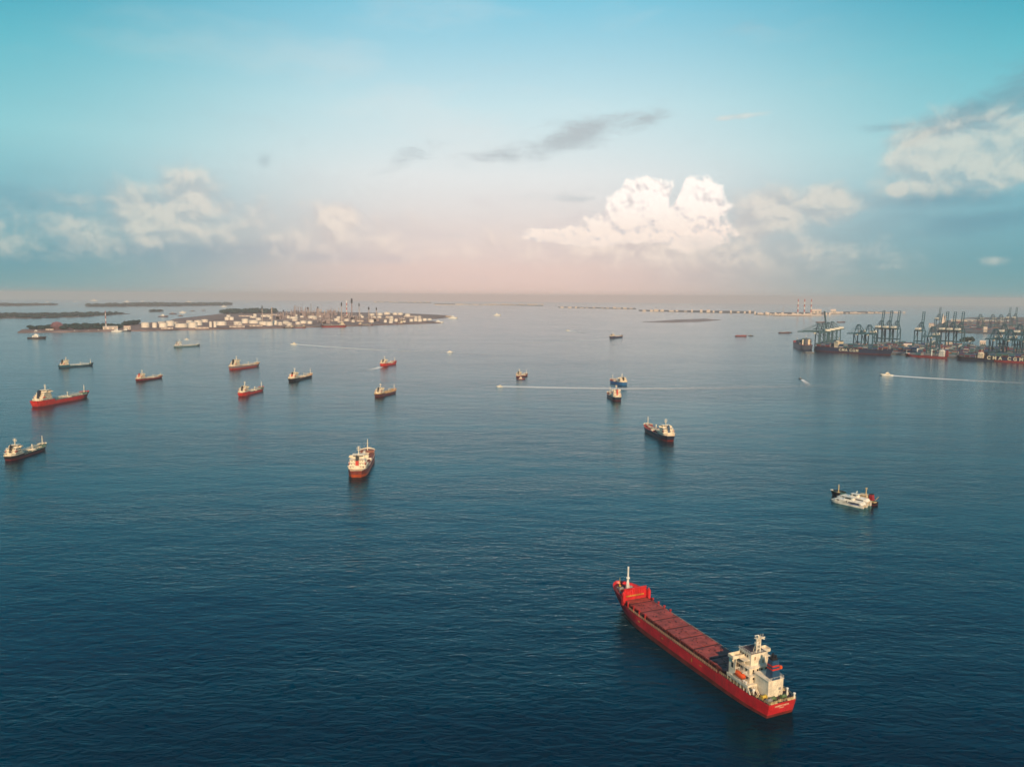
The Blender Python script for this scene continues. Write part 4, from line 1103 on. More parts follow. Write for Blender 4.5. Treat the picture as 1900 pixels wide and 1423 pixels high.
tanks = [(270, 608, 14, 9), (287, 608, 8, 8.5), (303, 608, 14, 8.5), (316, 605, 14, 9), (337, 608, 22, 7), (358, 608.5, 16, 10), (368, 604, 14, 9), (391, 607.5, 5, 10), (399, 607.5, 5, 10), (411, 604, 18, 7),
         (421, 594, 8, 5.5), (430, 594, 8, 5.5), (441, 603, 14, 6), (455, 600, 12, 8), (471, 600.5, 17, 6), (489, 603.5, 16, 6.5), (500, 604.5, 12, 7), (511, 603, 8, 7.5), (520, 604, 8, 6), (530, 601, 10, 5),
         (537, 605, 10, 6), (553, 602.5, 9, 5), (563, 600.5, 12, 5), (575, 601, 9, 5), (545, 592, 15, 4), (560, 589.5, 7, 3.5), (580, 591.5, 15, 5), (598, 589, 12, 3.5), (612, 589, 9, 3), (628, 591.5, 7, 4), (645, 592, 7, 5),
         (661, 592.5, 9, 4.5), (671, 590, 9, 3.5), (690, 586, 10, 4), (705, 585, 10, 4), (718, 584, 12, 4.5), (733, 584.5, 9, 4), (743, 584.5, 9, 4), (726, 596.5, 8, 5), (735, 597, 7, 5), (715, 598.5, 6, 5),
         (763, 597, 7, 5), (771, 596.5, 7, 5.5), (779, 597, 8, 5.5), (788, 595.5, 8, 4.5), (797, 594.5, 8, 3.5), (352, 600, 12, 5), (380, 598, 12, 5), (470, 590, 12, 3), (490, 588, 12, 3), (693, 591, 10, 4), (704, 590.5, 8, 4), (480, 595, 10, 5), (300, 601, 12, 4)]
rngt = random.Random(61)
for k in range(34):     # the smaller tanks that fill the farm
    px = rngt.uniform(300, 800); top_ = 586 if px > 400 else 600; bot_ = 608.5 - (px - 300) * .021
    py = rngt.uniform(top_, bot_); tanks.append((px, py, rngt.uniform(5, 11), rngt.uniform(3.2, 5.5)))
tanks.sort()
cnt = {}
for t_ in tanks:
    row = 'front' if t_[1] > 608 - (t_[0] - 270) * .02 - 4.5 else 'back' if t_[1] < 593 else 'middle'
    k = cnt.get(row, 0); cnt[row] = k + 1
    tank(*t_, 'round white storage tank, %s from the wooded end in the farm\'s %s row' % (nth(k), row))

def stack(px, pb, pt, label, w=1.6, tip=.0, stripes=0, pale=False, m=None):
    """a chimney or flare stack; pb and pt are its foot and its top in the photo"""
    p_ = ground(px, pb, 4.0); hh = pxsize(px, pb, pb - pt); r = pxsize(px, pb, w) / 2
    root = empty('flare_stack' if tip else 'chimney', (p_.x, p_.y, 4.0)); tag(root, label, 'chimney', 'tall stacks')
    m = m or mat('stack_tan', (.52, .40, .33), .7)
    if stripes:
        W_, R_ = mat('stripe_white', (.85, .80, .74), .6), mat('stripe_red', (.50, .10, .08), .6)
        for k in range(stripes):
            b = MB(); b.lathe((0, 0, hh * k / stripes), [(r * (1 - .35 * k / stripes), 0), (r * (1 - .35 * (k + 1) / stripes), hh / stripes)], 12); b.build('band', R_ if k % 2 else W_, root)
    else:
        b = MB(); b.lathe((0, 0, 0), [(r * 1.2, 0), (r, hh * .2), (r * .8, hh * (1 - tip))], 12); b.build('shaft', m, root)
        if tip:
            b = MB(); b.lathe((0, 0, hh * (1 - tip)), [(r * 1.5, 0), (r * 1.6, hh * tip * .5), (r * 1.2, hh * tip)], 12); b.build('flare_tip', BLACK, root)
    b = MB()
    for k in (.35, .65): b.lathe((0, 0, hh * k), [(r, 0), (r * 1.7, .2), (r * 1.7, 1.2), (r, 1.4)], 12)
    b.build('platform', STEEL, root); return root
stack(487, 597, 568, 'flare stack with dark tip at the green end of the refinery', 1.3, .17)
stack(505, 604, 571.5, 'plain pale chimney standing among the front tanks', 2.3)
stack(526, 589, 575.5, 'short flare stack with dark tip behind the pale chimney', 1.3, .25)
stack(571.5, 590, 570.5, 'dark tipped flare stack in front of the process columns', 1.5, .22)
stack(577.5, 590, 564, 'slim grey stack among the process columns', 1.2, 0, m=STEEL)
stack(590, 590, 569.5, 'dark tipped flare stack just behind the slim grey stack', 1.4, .2)
stack(634, 596, 562, 'tall tan flare stack with long dark tip beside the striped tower', 1.5, .2)
stack(643.5, 588, 559, 'red and white banded tower in the middle of the refinery', 2.6, 0, 7)
stack(653, 593, 555, 'tallest reddish flare stack with dark tip in the refinery', 2.2, .22, m=mat('stack_mauve', (.36, .24, .24), .7))
stack(666.5, 589, 563.5, 'dark tipped flare stack following the tallest one', 1.4, .22)
stack(684.5, 598, 570.5, 'flare stack first of the pair nearest the tank point', 1.7, .18)
stack(698.5, 595, 571.5, 'flare stack last of the pair nearest the tank point', 1.7, .18)
stack(1480, 584, 556, 'banded power station chimney farthest from the terminal cranes', 2.6, 0, 6)
stack(1492, 584, 556, 'banded power station chimney in the middle of three', 2.6, 0, 6)
stack(1504.5, 584, 556, 'banded power station chimney nearest the pale boiler house', 2.6, 0, 6)

def process_unit(px, py, w, h_, seed, label):
    p_ = ground(px, py, 4.0); W = pxsize(px, py, w); H = pxsize(px, py, h_ * 1.35); rng = random.Random(seed)
    root = empty('process_unit', (p_.x, p_.y, 4.0)); tag(root, label, 'refinery unit', 'process units of the refinery')
    MM = mat('process_mauve', (.30, .23, .23), .7, vary=.15); MP = mat('process_pale', (.48, .40, .36), .6, vary=.15)
    f = MB()
    for k in range(5):
        x = -W / 2 + W * k / 4
        for y in (0, W * .25): f.bar((x, y, 0), (x, y, H * .5), 1.6)
    for z in (.17, .33, .5):
        f.box(-W / 2, W / 2, -1, W * .25 + 1, H * z - .6, H * z + .6)
    f.build('pipe_frame', MM, root)
    for k in range(11):
        x = rng.uniform(-W / 2, W / 2); y = rng.uniform(0, W * .5); r = rng.uniform(2.4, 5.0); hh = H * rng.uniform(.4, 1.0)
        b = MB(); b.lathe((x, y, 0), [(r, 0), (r, hh * .6), (r * .75, hh * .65), (r * .75, hh), (.3, hh + r * .6)], 10); b.build('column', MP if rng.random() < .4 else MM, root)
    for k in range(3):
        x = rng.uniform(-W / 2, W / 2); w2 = rng.uniform(8, 16); b = MB(); hh = H * rng.uniform(.2, .45); b.box(x - w2, x + w2, -8, 12, 0, hh); b.box(x - w2 * .6, x + w2 * .4, -4, 8, hh, hh * 1.2); b.build('furnace', MM, root)
UN = ['process columns beside the wooded rise', 'dense process columns behind the oval tanks', 'mauve process towers below the short flare', 'process towers between two dark tipped flares', 'broad process block before the tall flare', 'process towers at the foot of the banded tower', 'process block behind the red flare stack', 'low process block near the paired flares', 'far process columns behind the striped tower', 'process block behind the pale chimney', 'pipework block between the front tanks and the quay', 'far low process block on the point']
for k, (px, py, w, h_) in enumerate([(538, 590, 16, 12), (553, 586, 20, 14), (570, 588, 18, 13), (588, 588, 18, 13), (606, 590, 20, 13), (640, 594, 16, 12), (660, 595, 18, 12), (690, 596, 18, 9), (620, 585, 24, 11), (520, 592, 14, 9), (600, 600, 22, 8), (745, 597, 14, 6)]):
    process_unit(px, py, w, h_, 40 + k, UN[k])
def pipe_rack(px, py, w, label):
    p_ = ground(px, py, 4.0); W = pxsize(px, py, w); root = empty('pipe_rack', (p_.x, p_.y, 4.0), math.atan2(p_.y, p_.x) - math.pi / 2); tag(root, label, 'pipework', 'pipe racks of the refinery')
    MM = mat('process_mauve', (.30, .23, .23)); MP = mat('process_pale', (.48, .40, .36))
    b = MB()
    for k in range(int(W / 18) + 1):
        x = -W / 2 + k * 18
        for y in (0, 7): b.bar((x, y, 0), (x, y, 13), .9)
        b.box(x - .6, x + .6, 0, 7, 6, 7); b.box(x - .6, x + .6, 0, 7, 12, 13)
    b.build('trestle', MM, root)
    for k in range(5):
        b = MB(); b.cyl((-W / 2, .8 + 1.4 * k, 7.7 if k % 2 else 13.7), (W / 2, .8 + 1.4 * k, 7.7 if k % 2 else 13.7), .65, n=6); b.build('pipe', MP if k % 2 else MM, root)
for k, (px, py, w) in enumerate([(330, 603, 60), (400, 601, 70), (480, 597, 60), (560, 596, 70), (640, 598.5, 60), (700, 594, 60), (590, 593.5, 60), (760, 592, 50), (450, 606, 60), (540, 606.3, 50)]):
    pipe_rack(px, py, w, 'long pipe rack, %s along the refinery from the wooded end' % nth(k))
# buildings of the island
SHED = mat('shed_pale', (.72, .60, .50), .6, vary=.1, scale=.05); SHEDR = mat('shed_roof', (.50, .34, .28), .7, vary=.1)
def building(px, py, w, h_, label, group, z=4.0, m=None, mr=None, depth=.6, name='shed', win=True):
    p_ = ground(px, py, z); W = pxsize(px, py, w); H = pxsize(px, py, h_); Dp = max(8.0, W * depth)
    root = empty(name, (p_.x, p_.y, z), math.atan2(p_.y, p_.x) - math.pi / 2); tag(root, label, 'building', group)
    b = MB(); b.box(-W / 2, W / 2, 0, Dp, 0, H * .8); b.build('wall', m or SHED, root)
    b = MB(); o = W * .02
    b.add([(-W / 2 - o, -o, H * .8), (W / 2 + o, -o, H * .8), (W / 2 + o, Dp + o, H * .8), (-W / 2 - o, Dp + o, H * .8), (-W / 2 - o, Dp / 2, H), (W / 2 + o, Dp / 2, H)], [(0, 1, 5, 4), (2, 3, 4, 5), (1, 2, 5), (3, 0, 4), (0, 3, 2, 1)]); b.build('roof', mr or SHEDR, root)
    if win:
        for k in range(3):
            x = -W / 2 + W * (k + .5) / 3; b = MB(); b.box(x - W * .09, x + W * .09, -.25, .1, H * .15, H * .5); b.build('doorway', STEEL, root)
    return root
building(205, 611.5, 24, 6, 'pinkish warehouse under the lattice mast', 'refinery island buildings', mr=SHED)
building(236, 611.5, 11, 7, 'small cream building at the end of the wooded point', 'refinery island buildings')
building(165, 609, 8, 5, 'small pale house among the island trees', 'refinery island buildings')
building(92, 612.8, 12, 2.6, 'low cream boathouse on the wooded shore', 'refinery island buildings')
building(722, 590.5, 12, 4, 'white gantry building behind the point tanks', 'refinery island buildings')
for k, (px, py, w, h_) in enumerate([(310, 610.5, 20, 3), (375, 609.8, 22, 3), (440, 607.5, 26, 3), (475, 605.8, 22, 3.5), (455, 587.5, 22, 2.5), (500, 585, 26, 2.2), (610, 596, 14, 3), (632, 599, 10, 3), (668, 597, 12, 3), (760, 588, 20, 2), (832, 588, 10, 2)]):
    building(px, py, w, h_, 'low pale shed, ' + ['by the waterline below the first tanks', 'by the waterline below the twin tanks', 'by the waterline below the flat oval tanks', 'before the plain pale chimney', 'below the blue green trees', 'behind the plain pale chimney', 'between the process blocks', 'behind the berthed black tanker', 'below the tallest flare stack', 'on the thin point behind the tanks', 'at the very end of the thin point'][k], 'low refinery sheds')
def dome(px, py, w, h_):
    p_ = ground(px, py, 4.0); r = pxsize(px, py, w) / 2; H = pxsize(px, py, h_)
    root = empty('dome', (p_.x, p_.y, 4.0)); tag(root, 'dull red dome rising behind the wooded point', 'dome')
    MD = mat('dome_red', (.22, .10, .12), .8, vary=.3, scale=.03)
    b = MB(); b.lathe((0, 0, 0), [(r * .92, 0), (r, H * .35), (r * .9, H * .65), (r * .62, H * .88), (r * .25, H * .98), (.5, H)], 18); b.build('shell', MD, root)
    b = MB()
    for k in range(9):
        a_ = 2 * math.pi * k / 9; prev = None
        for (rr, z) in [(.93, 0), (1.01, .35), (.91, .65), (.63, .88), (.05, 1.0)]:
            q = (rr * r * math.cos(a_), rr * r * math.sin(a_), z * H + .3)
            if prev: b.bar(prev, q, 1.2)
            prev = q
    b.build('rib', MD, root, 'stuff')
dome(106, 611.5, 20, 14)
def lattice_mast(px, pb, pt, label):
    p_ = ground(px, pb, 4.0); H = pxsize(px, pb, pb - pt); r = H * .022
    root = empty('lattice_mast', (p_.x, p_.y, 4.0)); tag(root, label, 'mast')
    n = 7
    for k in range(n):
        b = MB(); z0, z1 = H * k / n, H * (k + 1) / n; r0, r1 = r * (1.5 - k / n), r * (1.5 - (k + 1) / n)
        for i in range(4):
            c0 = (math.cos(i * math.pi / 2 + .8), math.sin(i * math.pi / 2 + .8)); c1 = (math.cos((i + 1) * math.pi / 2 + .8), math.sin((i + 1) * math.pi / 2 + .8))
            b.bar((c0[0] * r0, c0[1] * r0, z0), (c0[0] * r1, c0[1] * r1, z1), .7); b.bar((c0[0] * r0, c0[1] * r0, z0), (c1[0] * r1, c1[1] * r1, z1), .5); b.bar((c0[0] * r1, c0[1] * r1, z1), (c1[0] * r1, c1[1] * r1, z1), .5)
        b.build('section', mat('stripe_white', (.85, .80, .74)) if k % 2 else mat('mast_pink', (.50, .18, .16), .6), root)
lattice_mast(197, 611, 577, 'red and white lattice mast on the wooded point')
# ships lying at the refinery jetties
def jetty(px0, py0, px1, py1, label):
    a, b_ = ground(px0, py0), ground(px1, py1); d = b_ - a; L = d.length
    root = empty('jetty', (a.x, a.y, 0), math.atan2(d.y, d.x)); tag(root, label, 'jetty', 'refinery jetties')
    b = MB(); b.box(0, L, -5, 5, 4.0, 5.5); b.build('deck', CONC, root)
    for k in range(int(L / 28) + 1):
        for yy in (-4, 4): q = MB(); q.cyl((k * 28 + 2, yy, -1), (k * 28 + 2, yy, 4.0), 1.0, n=8); q.build('pile', CONC, root)
jetty(520, 607.2, 650, 604.8, 'long concrete jetty beside the black and red tanker')
jetty(655, 604, 700, 602.6, 'short jetty behind the dark red coaster')
tanker((643, 606.3), (594, 604.8), 6, 'black and red tanker berthed at the refinery jetty', BLK, BOOTR, DTAN, funnel=BLACK, beam=22, D=6, zb=4, tiers=4, seed=21, group='ships at the refinery', rim=BLK, hp=1.6)
tanker((568, 608), (545, 606), 6, 'small dark and red coaster berthed below the oval tanks', BLK, BOOTR, DTAN, funnel=BLACK, beam=14, D=4, zb=2, tiers=2, seed=22, group='ships at the refinery', rim=BLK, foremast=0)
tanker((545, 608.5), (526, 607), 5, 'small black coaster with cream house ahead of the coaster', BLK, BOOT, DTAN, funnel=BLACK, beam=13, D=3.5, zb=1, tiers=3, seed=23, group='ships at the refinery', foremast=0)
tanker((664, 604), (692, 601.8), 7, 'dark red coaster with broad cream house at the refinery', MAR, BOOT, DTAN, funnel=BLACK, beam=20, D=4, zb=1.5, tiers=4, seed=24, group='ships at the refinery', rim=MAR)
tanker((748, 600.8), (735, 600.3), 6, 'little cream topped coaster moored before the point tanks', MAR, BOOT, DTAN, funnel=BLACK, beam=14, D=4, zb=1, tiers=3, seed=25, group='ships at the refinery', foremast=0)
for k, (px, py, L) in enumerate([(60, 616.5, 34), (134, 615.5, 22), (160, 615, 20), (178, 614.5, 24), (207, 615.5, 46), (225, 614.8, 40), (805, 599, 60), (832, 590.8, 70)]):
    small_boat(px, py, L, 4 + 3 * (k % 3), ['white launch under the small trees of the point', 'white boat off the middle of the wooded shore', 'white boat before the small pale house', 'white boat beside the lattice mast foot', 'white workboat before the pinkish warehouse', 'dark blue workboat below the small cream building', 'white vessel at the tip of the tank point', 'white vessel moored beyond the tank point'][k], NAVY if k == 5 else WHITE, WHITE, 'workboat' if k in (4, 5) else 'launch', 'boats along the island shore')
# specks far out to the left
FAR = [(85, 560, 60), (136, 560, 50), (168, 558.5, 160), (230, 560.5, 120), (261, 559.5, 70), (345, 560.5, 120), (455, 560.5, 60), (470, 560, 50), (500, 559.5, 90), (294, 588, 70), (314, 583, 60), (333, 580.5, 60), (330, 586.5, 40), (353, 577.5, 45), (374, 576.5, 40), (410, 569.5, 80)]
LB = ['first of the pale ship specks on the far horizon', 'second pale ship speck on the far horizon', 'long pale ship on the far horizon', 'faint pale ship above the long wooded island', 'small pale ship speck above the wooded island', 'pink ship speck above the middle of the wooded island', 'pale speck of a ship beyond the island end', 'next pale speck of a ship past the island end', 'bright ship speck past the island end', 'pinkish ship in the strait behind the tanks', 'dark ship with mast in the strait', 'white topped ship in the strait', 'low dark barge in the strait', 'tiny dark boat near the strait mouth', 'tiny dark boat farther up the strait', 'pale boat near the island tip']
for k, (px, py, L) in enumerate(FAR):
    small_boat(px, py, L, 5, LB[k], PLUM if k in (9, 10, 12, 13, 14) else WHITE, STEEL if k in (10, 12, 13, 14) else WHITE, 'vessel', 'ships far out beyond the islands', cat='ship')

# ------------------------------------------------------------------ far shores beyond the roads
PALE = mat('far_pale', (.70, .58, .48), .6, vary=.06, scale=.01); PALER = mat('far_roof', (.80, .62, .52), .6, vary=.08, scale=.01)
def shore(pts, label_seed, n, h_, wmin, wmax, label, fm=PALE, z=3.0):
    land('far_shore', pts, z, SOIL, label_seed, 10, 12); rng = random.Random(label_seed)
    x0 = min(p_[0] for p_ in pts); x1 = max(p_[0] for p_ in pts)
    near = sorted([p_ for p_ in pts], key=lambda q: -q[1])[:max(2, len(pts) // 2)]; near.sort()
    for k in range(n):
        px = x0 + (x1 - x0) * (k + rng.uniform(.2, .8)) / n
        py = near[0][1]
        for a, b_ in zip(near, near[1:]):
            if a[0] <= px <= b_[0]: py = a[1] + (b_[1] - a[1]) * (px - a[0]) / (b_[0] - a[0] + 1e-6)
        if px > near[-1][0]: py = near[-1][1]
        building(px, py - rng.uniform(.35, .9), rng.uniform(wmin, wmax), rng.uniform(.35, 1.25) * h_, label % nth(k), 'far shore buildings %d' % label_seed, z, fm, PALER, .5, 'far_building', win=False)
shore([(692, 561.2), (740, 561.8), (800, 562.6), (800, 561.4), (692, 560.4)], 51, 9, 1.7, 4, 7, 'pale low building, %s along the farthest bright strip of shore')
shore([(805, 564.4), (900, 566), (1008, 568), (1008, 566.6), (805, 563.4)], 52, 26, 2.0, 5, 9, 'pale low building, %s along the thin far shore')
shore([(1036, 571), (1105, 572.5), (1180, 574), (1180, 572), (1036, 569.5)], 53, 12, 2.6, 3, 8, 'faint pale building, %s along the hazy far shore')
shore([(1185, 577.4), (1250, 579), (1330, 581), (1400, 582), (1400, 578), (1300, 576.6), (1185, 575.4)], 54, 16, 4.2, 3, 9, 'sunlit works building, %s from the faint shore towards the power station')
shore([(1400, 584), (1440, 586), (1500, 586.5), (1540, 583), (1535, 580), (1450, 580), (1400, 581.4)], 55, 34, 4.6, 2, 5, 'sunlit shed, %s along the power station shore')
shore([(1535, 582.8), (1600, 582.4), (1660, 581.6), (1680, 580), (1600, 578), (1535, 579.6)], 56, 18, 3.2, 4, 9, 'pale shed, %s along the far shore behind the cranes')
building(1514, 582, 18, 8, 'pale boiler house beside the three banded chimneys', 'power station', 3.0, PALE, PALER, .4, 'boiler_house')
building(1546, 582, 9, 8, 'squat pale power building past the boiler house', 'power station', 3.0, PALE, PALER, .5, 'boiler_house')
lattice_mast(1453, 583, 568, 'faint lattice mast on the power station shore')

# ------------------------------------------------------------------ container terminal
Q0 = ground(1508, 651); Q1 = ground(1930, 676)
QA = (Q1 - Q0).normalized(); QN = Vector((-QA.y, QA.x, 0))          # along the quay towards the right, and inland (away from the camera)
QANG = math.atan2(QA.y, QA.x)
if QN.y < 0: QN = -QN
def qp(s_, n_, z=0.0): return Vector((Q0.x + QA.x * s_ + QN.x * n_, Q0.y + QA.y * s_ + QN.y * n_, z))
def terminal_slab(name, s0, s1, n0, n1, z=5.0):
    b = MB(); P = [qp(s0, n0), qp(s1, n0), qp(s1, n1), qp(s0, n1)]
    b.add([(p_.x, p_.y, -1) for p_ in P] + [(p_.x, p_.y, z) for p_ in P], [(4, 5, 6, 7), (0, 1, 5, 4), (1, 2, 6, 5), (2, 3, 7, 6), (3, 0, 4, 7)])
    o = b.build(name, CONC); tag(o, kind='structure'); return o
CC = [mat('box_red', (.26, .05, .05), .6), mat('box_maroon', (.13, .035, .05), .6), mat('box_blue', (.04, .09, .20), .6), mat('box_teal', (.06, .17, .19), .6), mat('box_grey', (.34, .32, .31), .6), mat('box_white', (.62, .56, .50), .6), mat('box_orange', (.42, .15, .06), .6), mat('box_green', (.06, .13, .08), .6)]
CW = [2, 4, 7, 7, 3, 1.2, .6, 1.5]
def containers(b, x0, rows, high, y0, z0, rng, L=12.2, along_x=True, ragged=.25):
    """a bay of containers, rows across and up to high tall; each box has gaps to its neighbours"""
    for r in range(rows):
        n = max(1, high - (1 if rng.random() < ragged else 0) - (1 if rng.random() < ragged * .5 else 0))
        for k in range(n):
            m_ = rng.choices(range(8), CW)[0]; y = y0 + r * 2.55
            if along_x: b.box(x0, x0 + L, y, y + 2.4, z0 + k * 2.62, z0 + k * 2.62 + 2.5, m_)
            else: b.box(y, y + 2.4, x0, x0 + L, z0 + k * 2.62, z0 + k * 2.62 + 2.5, m_)
def world_of(root, p_):
    return Matrix.Translation(root.location) @ root.rotation_euler.to_matrix().to_4x4() @ Vector(p_)
def container_ship(loc, head, L, B, D, label, hull_c, low_c, zb, house_t, bays, high, lettering=None, house_c=CREAM, seed=1, bay_label='', tiers=6, letter_x=.45, letter_size=8.0, side=-1, spacing=1.5, house_w=.42, bow_c=None):
    root = empty('container_ship', (loc.x, loc.y, 0), head); tag(root, label, 'container ship')
    rng = random.Random(seed)
    h = Hull(L, B, [(0, .9, D, .0), (.9, 1, D + 4, 1.2)], zb, tb=.85, blunt=2.6, fine=2.0, rake=L * .04, over=L * .02); h.build(root, hull_c, low_c, DRED, bow_c or hull_c)
    hx = house_t * L
    th = 2.9; b = MB()
    for k in range(tiers): b.box(hx, hx + 13 - k * .2, -B * house_w, B * house_w, D + k * th, D + k * th + th - .25); b.box(hx - .6, hx + 13.4, -B * house_w - .5, B * house_w + .5, D + k * th + th - .25, D + k * th + th)
    z = D + tiers * th
    b.build('accommodation', house_c, root)
    for k in range(tiers):
        windows_row(root, hx + 1, hx + 12, B * house_w, D + k * th + 1.1, 4, 1.2, .9)
    w = MB(); w.box(hx + 3, hx + 12, -B * .3, B * .3, z, z + 3.0); w.box(hx + 7, hx + 12, -B * .52, B * .52, z - .1, z + 1.2); wo_ = w.build('wheelhouse', house_c, root)
    w = MB(); w.box(hx + 12.0, hx + 12.2, -B * .28, B * .28, z + 1.4, z + 2.5); w.build('window_band', GLASS, wo_)
    w = MB(); w.cyl((hx + 6, 0, z + 3), (hx + 6, 0, z + 12), .6, .4, 8); w.box(hx + 5.4, hx + 6.6, -3, 3, z + 9, z + 9.4); w.build('radar_mast', house_c, root)
    w = MB(); w.box(hx - 9, hx - 2, -B * .12, B * .12, D, z + 2.5, top=(1.2, .4, .5)); fo = w.build('funnel', hull_c, root); w = MB(); w.cyl((hx - 5, 1, z + 2.5), (hx - 5, 1, z + 4.6), .8); w.build('exhaust_pipe', BLACK, fo)
    w = MB(); w.cyl((.95 * L, 0, D + 3), (.95 * L, 0, D + 14), .6, .4, 8); w.build('foremast', house_c, root)
    w = MB()
    for x0 in bays: w.box(x0 - 1.6, x0 - .4, -B * .47, B * .47, D, D + 6.5)
    w.build('lashing_bridge', STEEL, root, 'stuff')
    rows = int(B * .96 / 2.55)
    for k, x0 in enumerate(bays):
        b = MB(); hh = max(2, high + rng.choice((-1, 0, 0, 0, 1))); hh = min(hh, 3) if x0 > .84 * L else hh
        t = (x0 + 6) / L; rr = rows if t < .82 else max(4, int(h.half(t, D) * 2 * .9 / 2.55))
        containers(b, 0, rr, hh, -rr * 2.55 / 2, 0, rng)
        p_ = world_of(root, (x0, 0, D + 1.4)); o = b.build('container_stack', CC, None); o.location = p_; o.rotation_euler = (0, 0, head)
        tag(o, nth(k) + ' container stack from the stern of the ' + bay_label, 'containers', 'containers on the ' + bay_label)
    if lettering:
        M = Matrix.Translation((letter_x * L, side * (B / 2 + .08), (zb + D) * .5 + .2)) @ (Matrix.Rotation(R(90), 4, 'X') if side < 0 else Matrix.Rotation(R(180), 4, 'Z') @ Matrix.Rotation(R(90), 4, 'X'))
        text_part(lettering, letter_size, mat('letter_cream', (.85, .74, .52), .5, vary=.03), root, M, 'hull_lettering', .05, spacing)
    return root
# which side of the ships looks at us: heading along QA puts starboard (-y) towards the camera
NAVYC = HM('container_navy', (.018, .035, .085), streak=.1); GREYC = HM('container_grey', (.06, .075, .11), streak=.1)
S1 = (ground(1656, 661) - ground(1510, 653)).length
terminal_slab('terminal_quay', -20, 900, 46, 640)
B1 = 40.0
container_ship(qp(2, B1 / 2 + 2), QANG, S1 + 6, B1, 13.5, 'navy container ship with cream lettering berthed at the end of the terminal', NAVYC, BOOT, 1.8, .27,
               [8, 22, 36, 78, 92.5, 107, 121.5, 136, 150.5, 165, 179.5, 194, 206], 4, 'CMA CGM', seed=31, bay_label='navy ship at the terminal end', letter_x=.47, letter_size=10.5, spacing=1.32)
p2 = ground(1829, 669)
s2 = (p2 - Q0).dot(QA)
container_ship(qp(s2, 24), QANG, 330, 44, 13.0, 'navy container ship with large spaced lettering running out of the photo', NAVYC, BOOTR, 4.2, .62,
               [14, 28.5, 43, 57.5, 72, 86.5, 101, 115.5, 130], 3, 'CMA CGM', seed=32, bay_label='ship with spaced lettering', letter_x=.150, letter_size=12.0, spacing=1.75)
s3 = (ground(1772, 667) - Q0).dot(QA)
container_ship(qp(s3 + 92, 12), QANG + math.pi, 96, 18, 7.0, 'small dark feeder ship with grey swept bow before the lettered ship', BLK, NAVYC, 1.5, .30,
               [4, 48, 61, 74], 3, None, seed=33, bay_label='small dark feeder', tiers=4, bow_c=STEEL)
s4 = (ground(1672, 661) - Q0).dot(QA)
container_ship(qp(s4 + 112, 16), QANG + math.pi, 112, 19, 4.6, 'low red feeder ship with white bridge berthed between the navy ships', MAR, BOOTR, 1.8, .05,
               [66], 2, None, seed=34, house_c=WHITE, bay_label='low red feeder', tiers=5, bow_c=WHITE)
for s_ in (s4 + 34, s4 + 72):
    root = empty('deck_crane', qp(s_, 16, 4.6)); tag(root, 'white deck crane post on the low red feeder, nearer its ' + ('bow' if s_ < s4 + 50 else 'bridge'), 'crane', 'feeder deck cranes')
    b = MB(); b.cyl((0, 0, 0), (0, 0, 15), 1.4, 1.1, 10); b.build('post', WHITE, root); b = MB(); b.box(-2, 2, -1.6, 1.6, 15, 18); b.build('cab', WHITE, root); b = MB(); b.bar((0, 0, 16), (QA.x * 14, QA.y * 14, 19), .9); b.build('jib', WHITE, root)
# ship in the side berth, seen end-on
pe = ground(1497, 650)
container_ship(pe + Vector((4, 6, 0)), R(78), 230, 38, 15.0, 'grey blue container ship end-on under the lowered crane boom', GREYC, NAVYC, 2.0, .14, [44, 60, 76, 92, 108], 4, None, seed=35, bay_label='end-on ship under the boom', tiers=6, house_w=.3)
for k, lab in enumerate(['small grey barge tucked under the stern of the navy ship']):
    small_boat(1494, 655, 26, -20, lab, STEEL, STEEL, 'barge', flat=True, cat='barge')

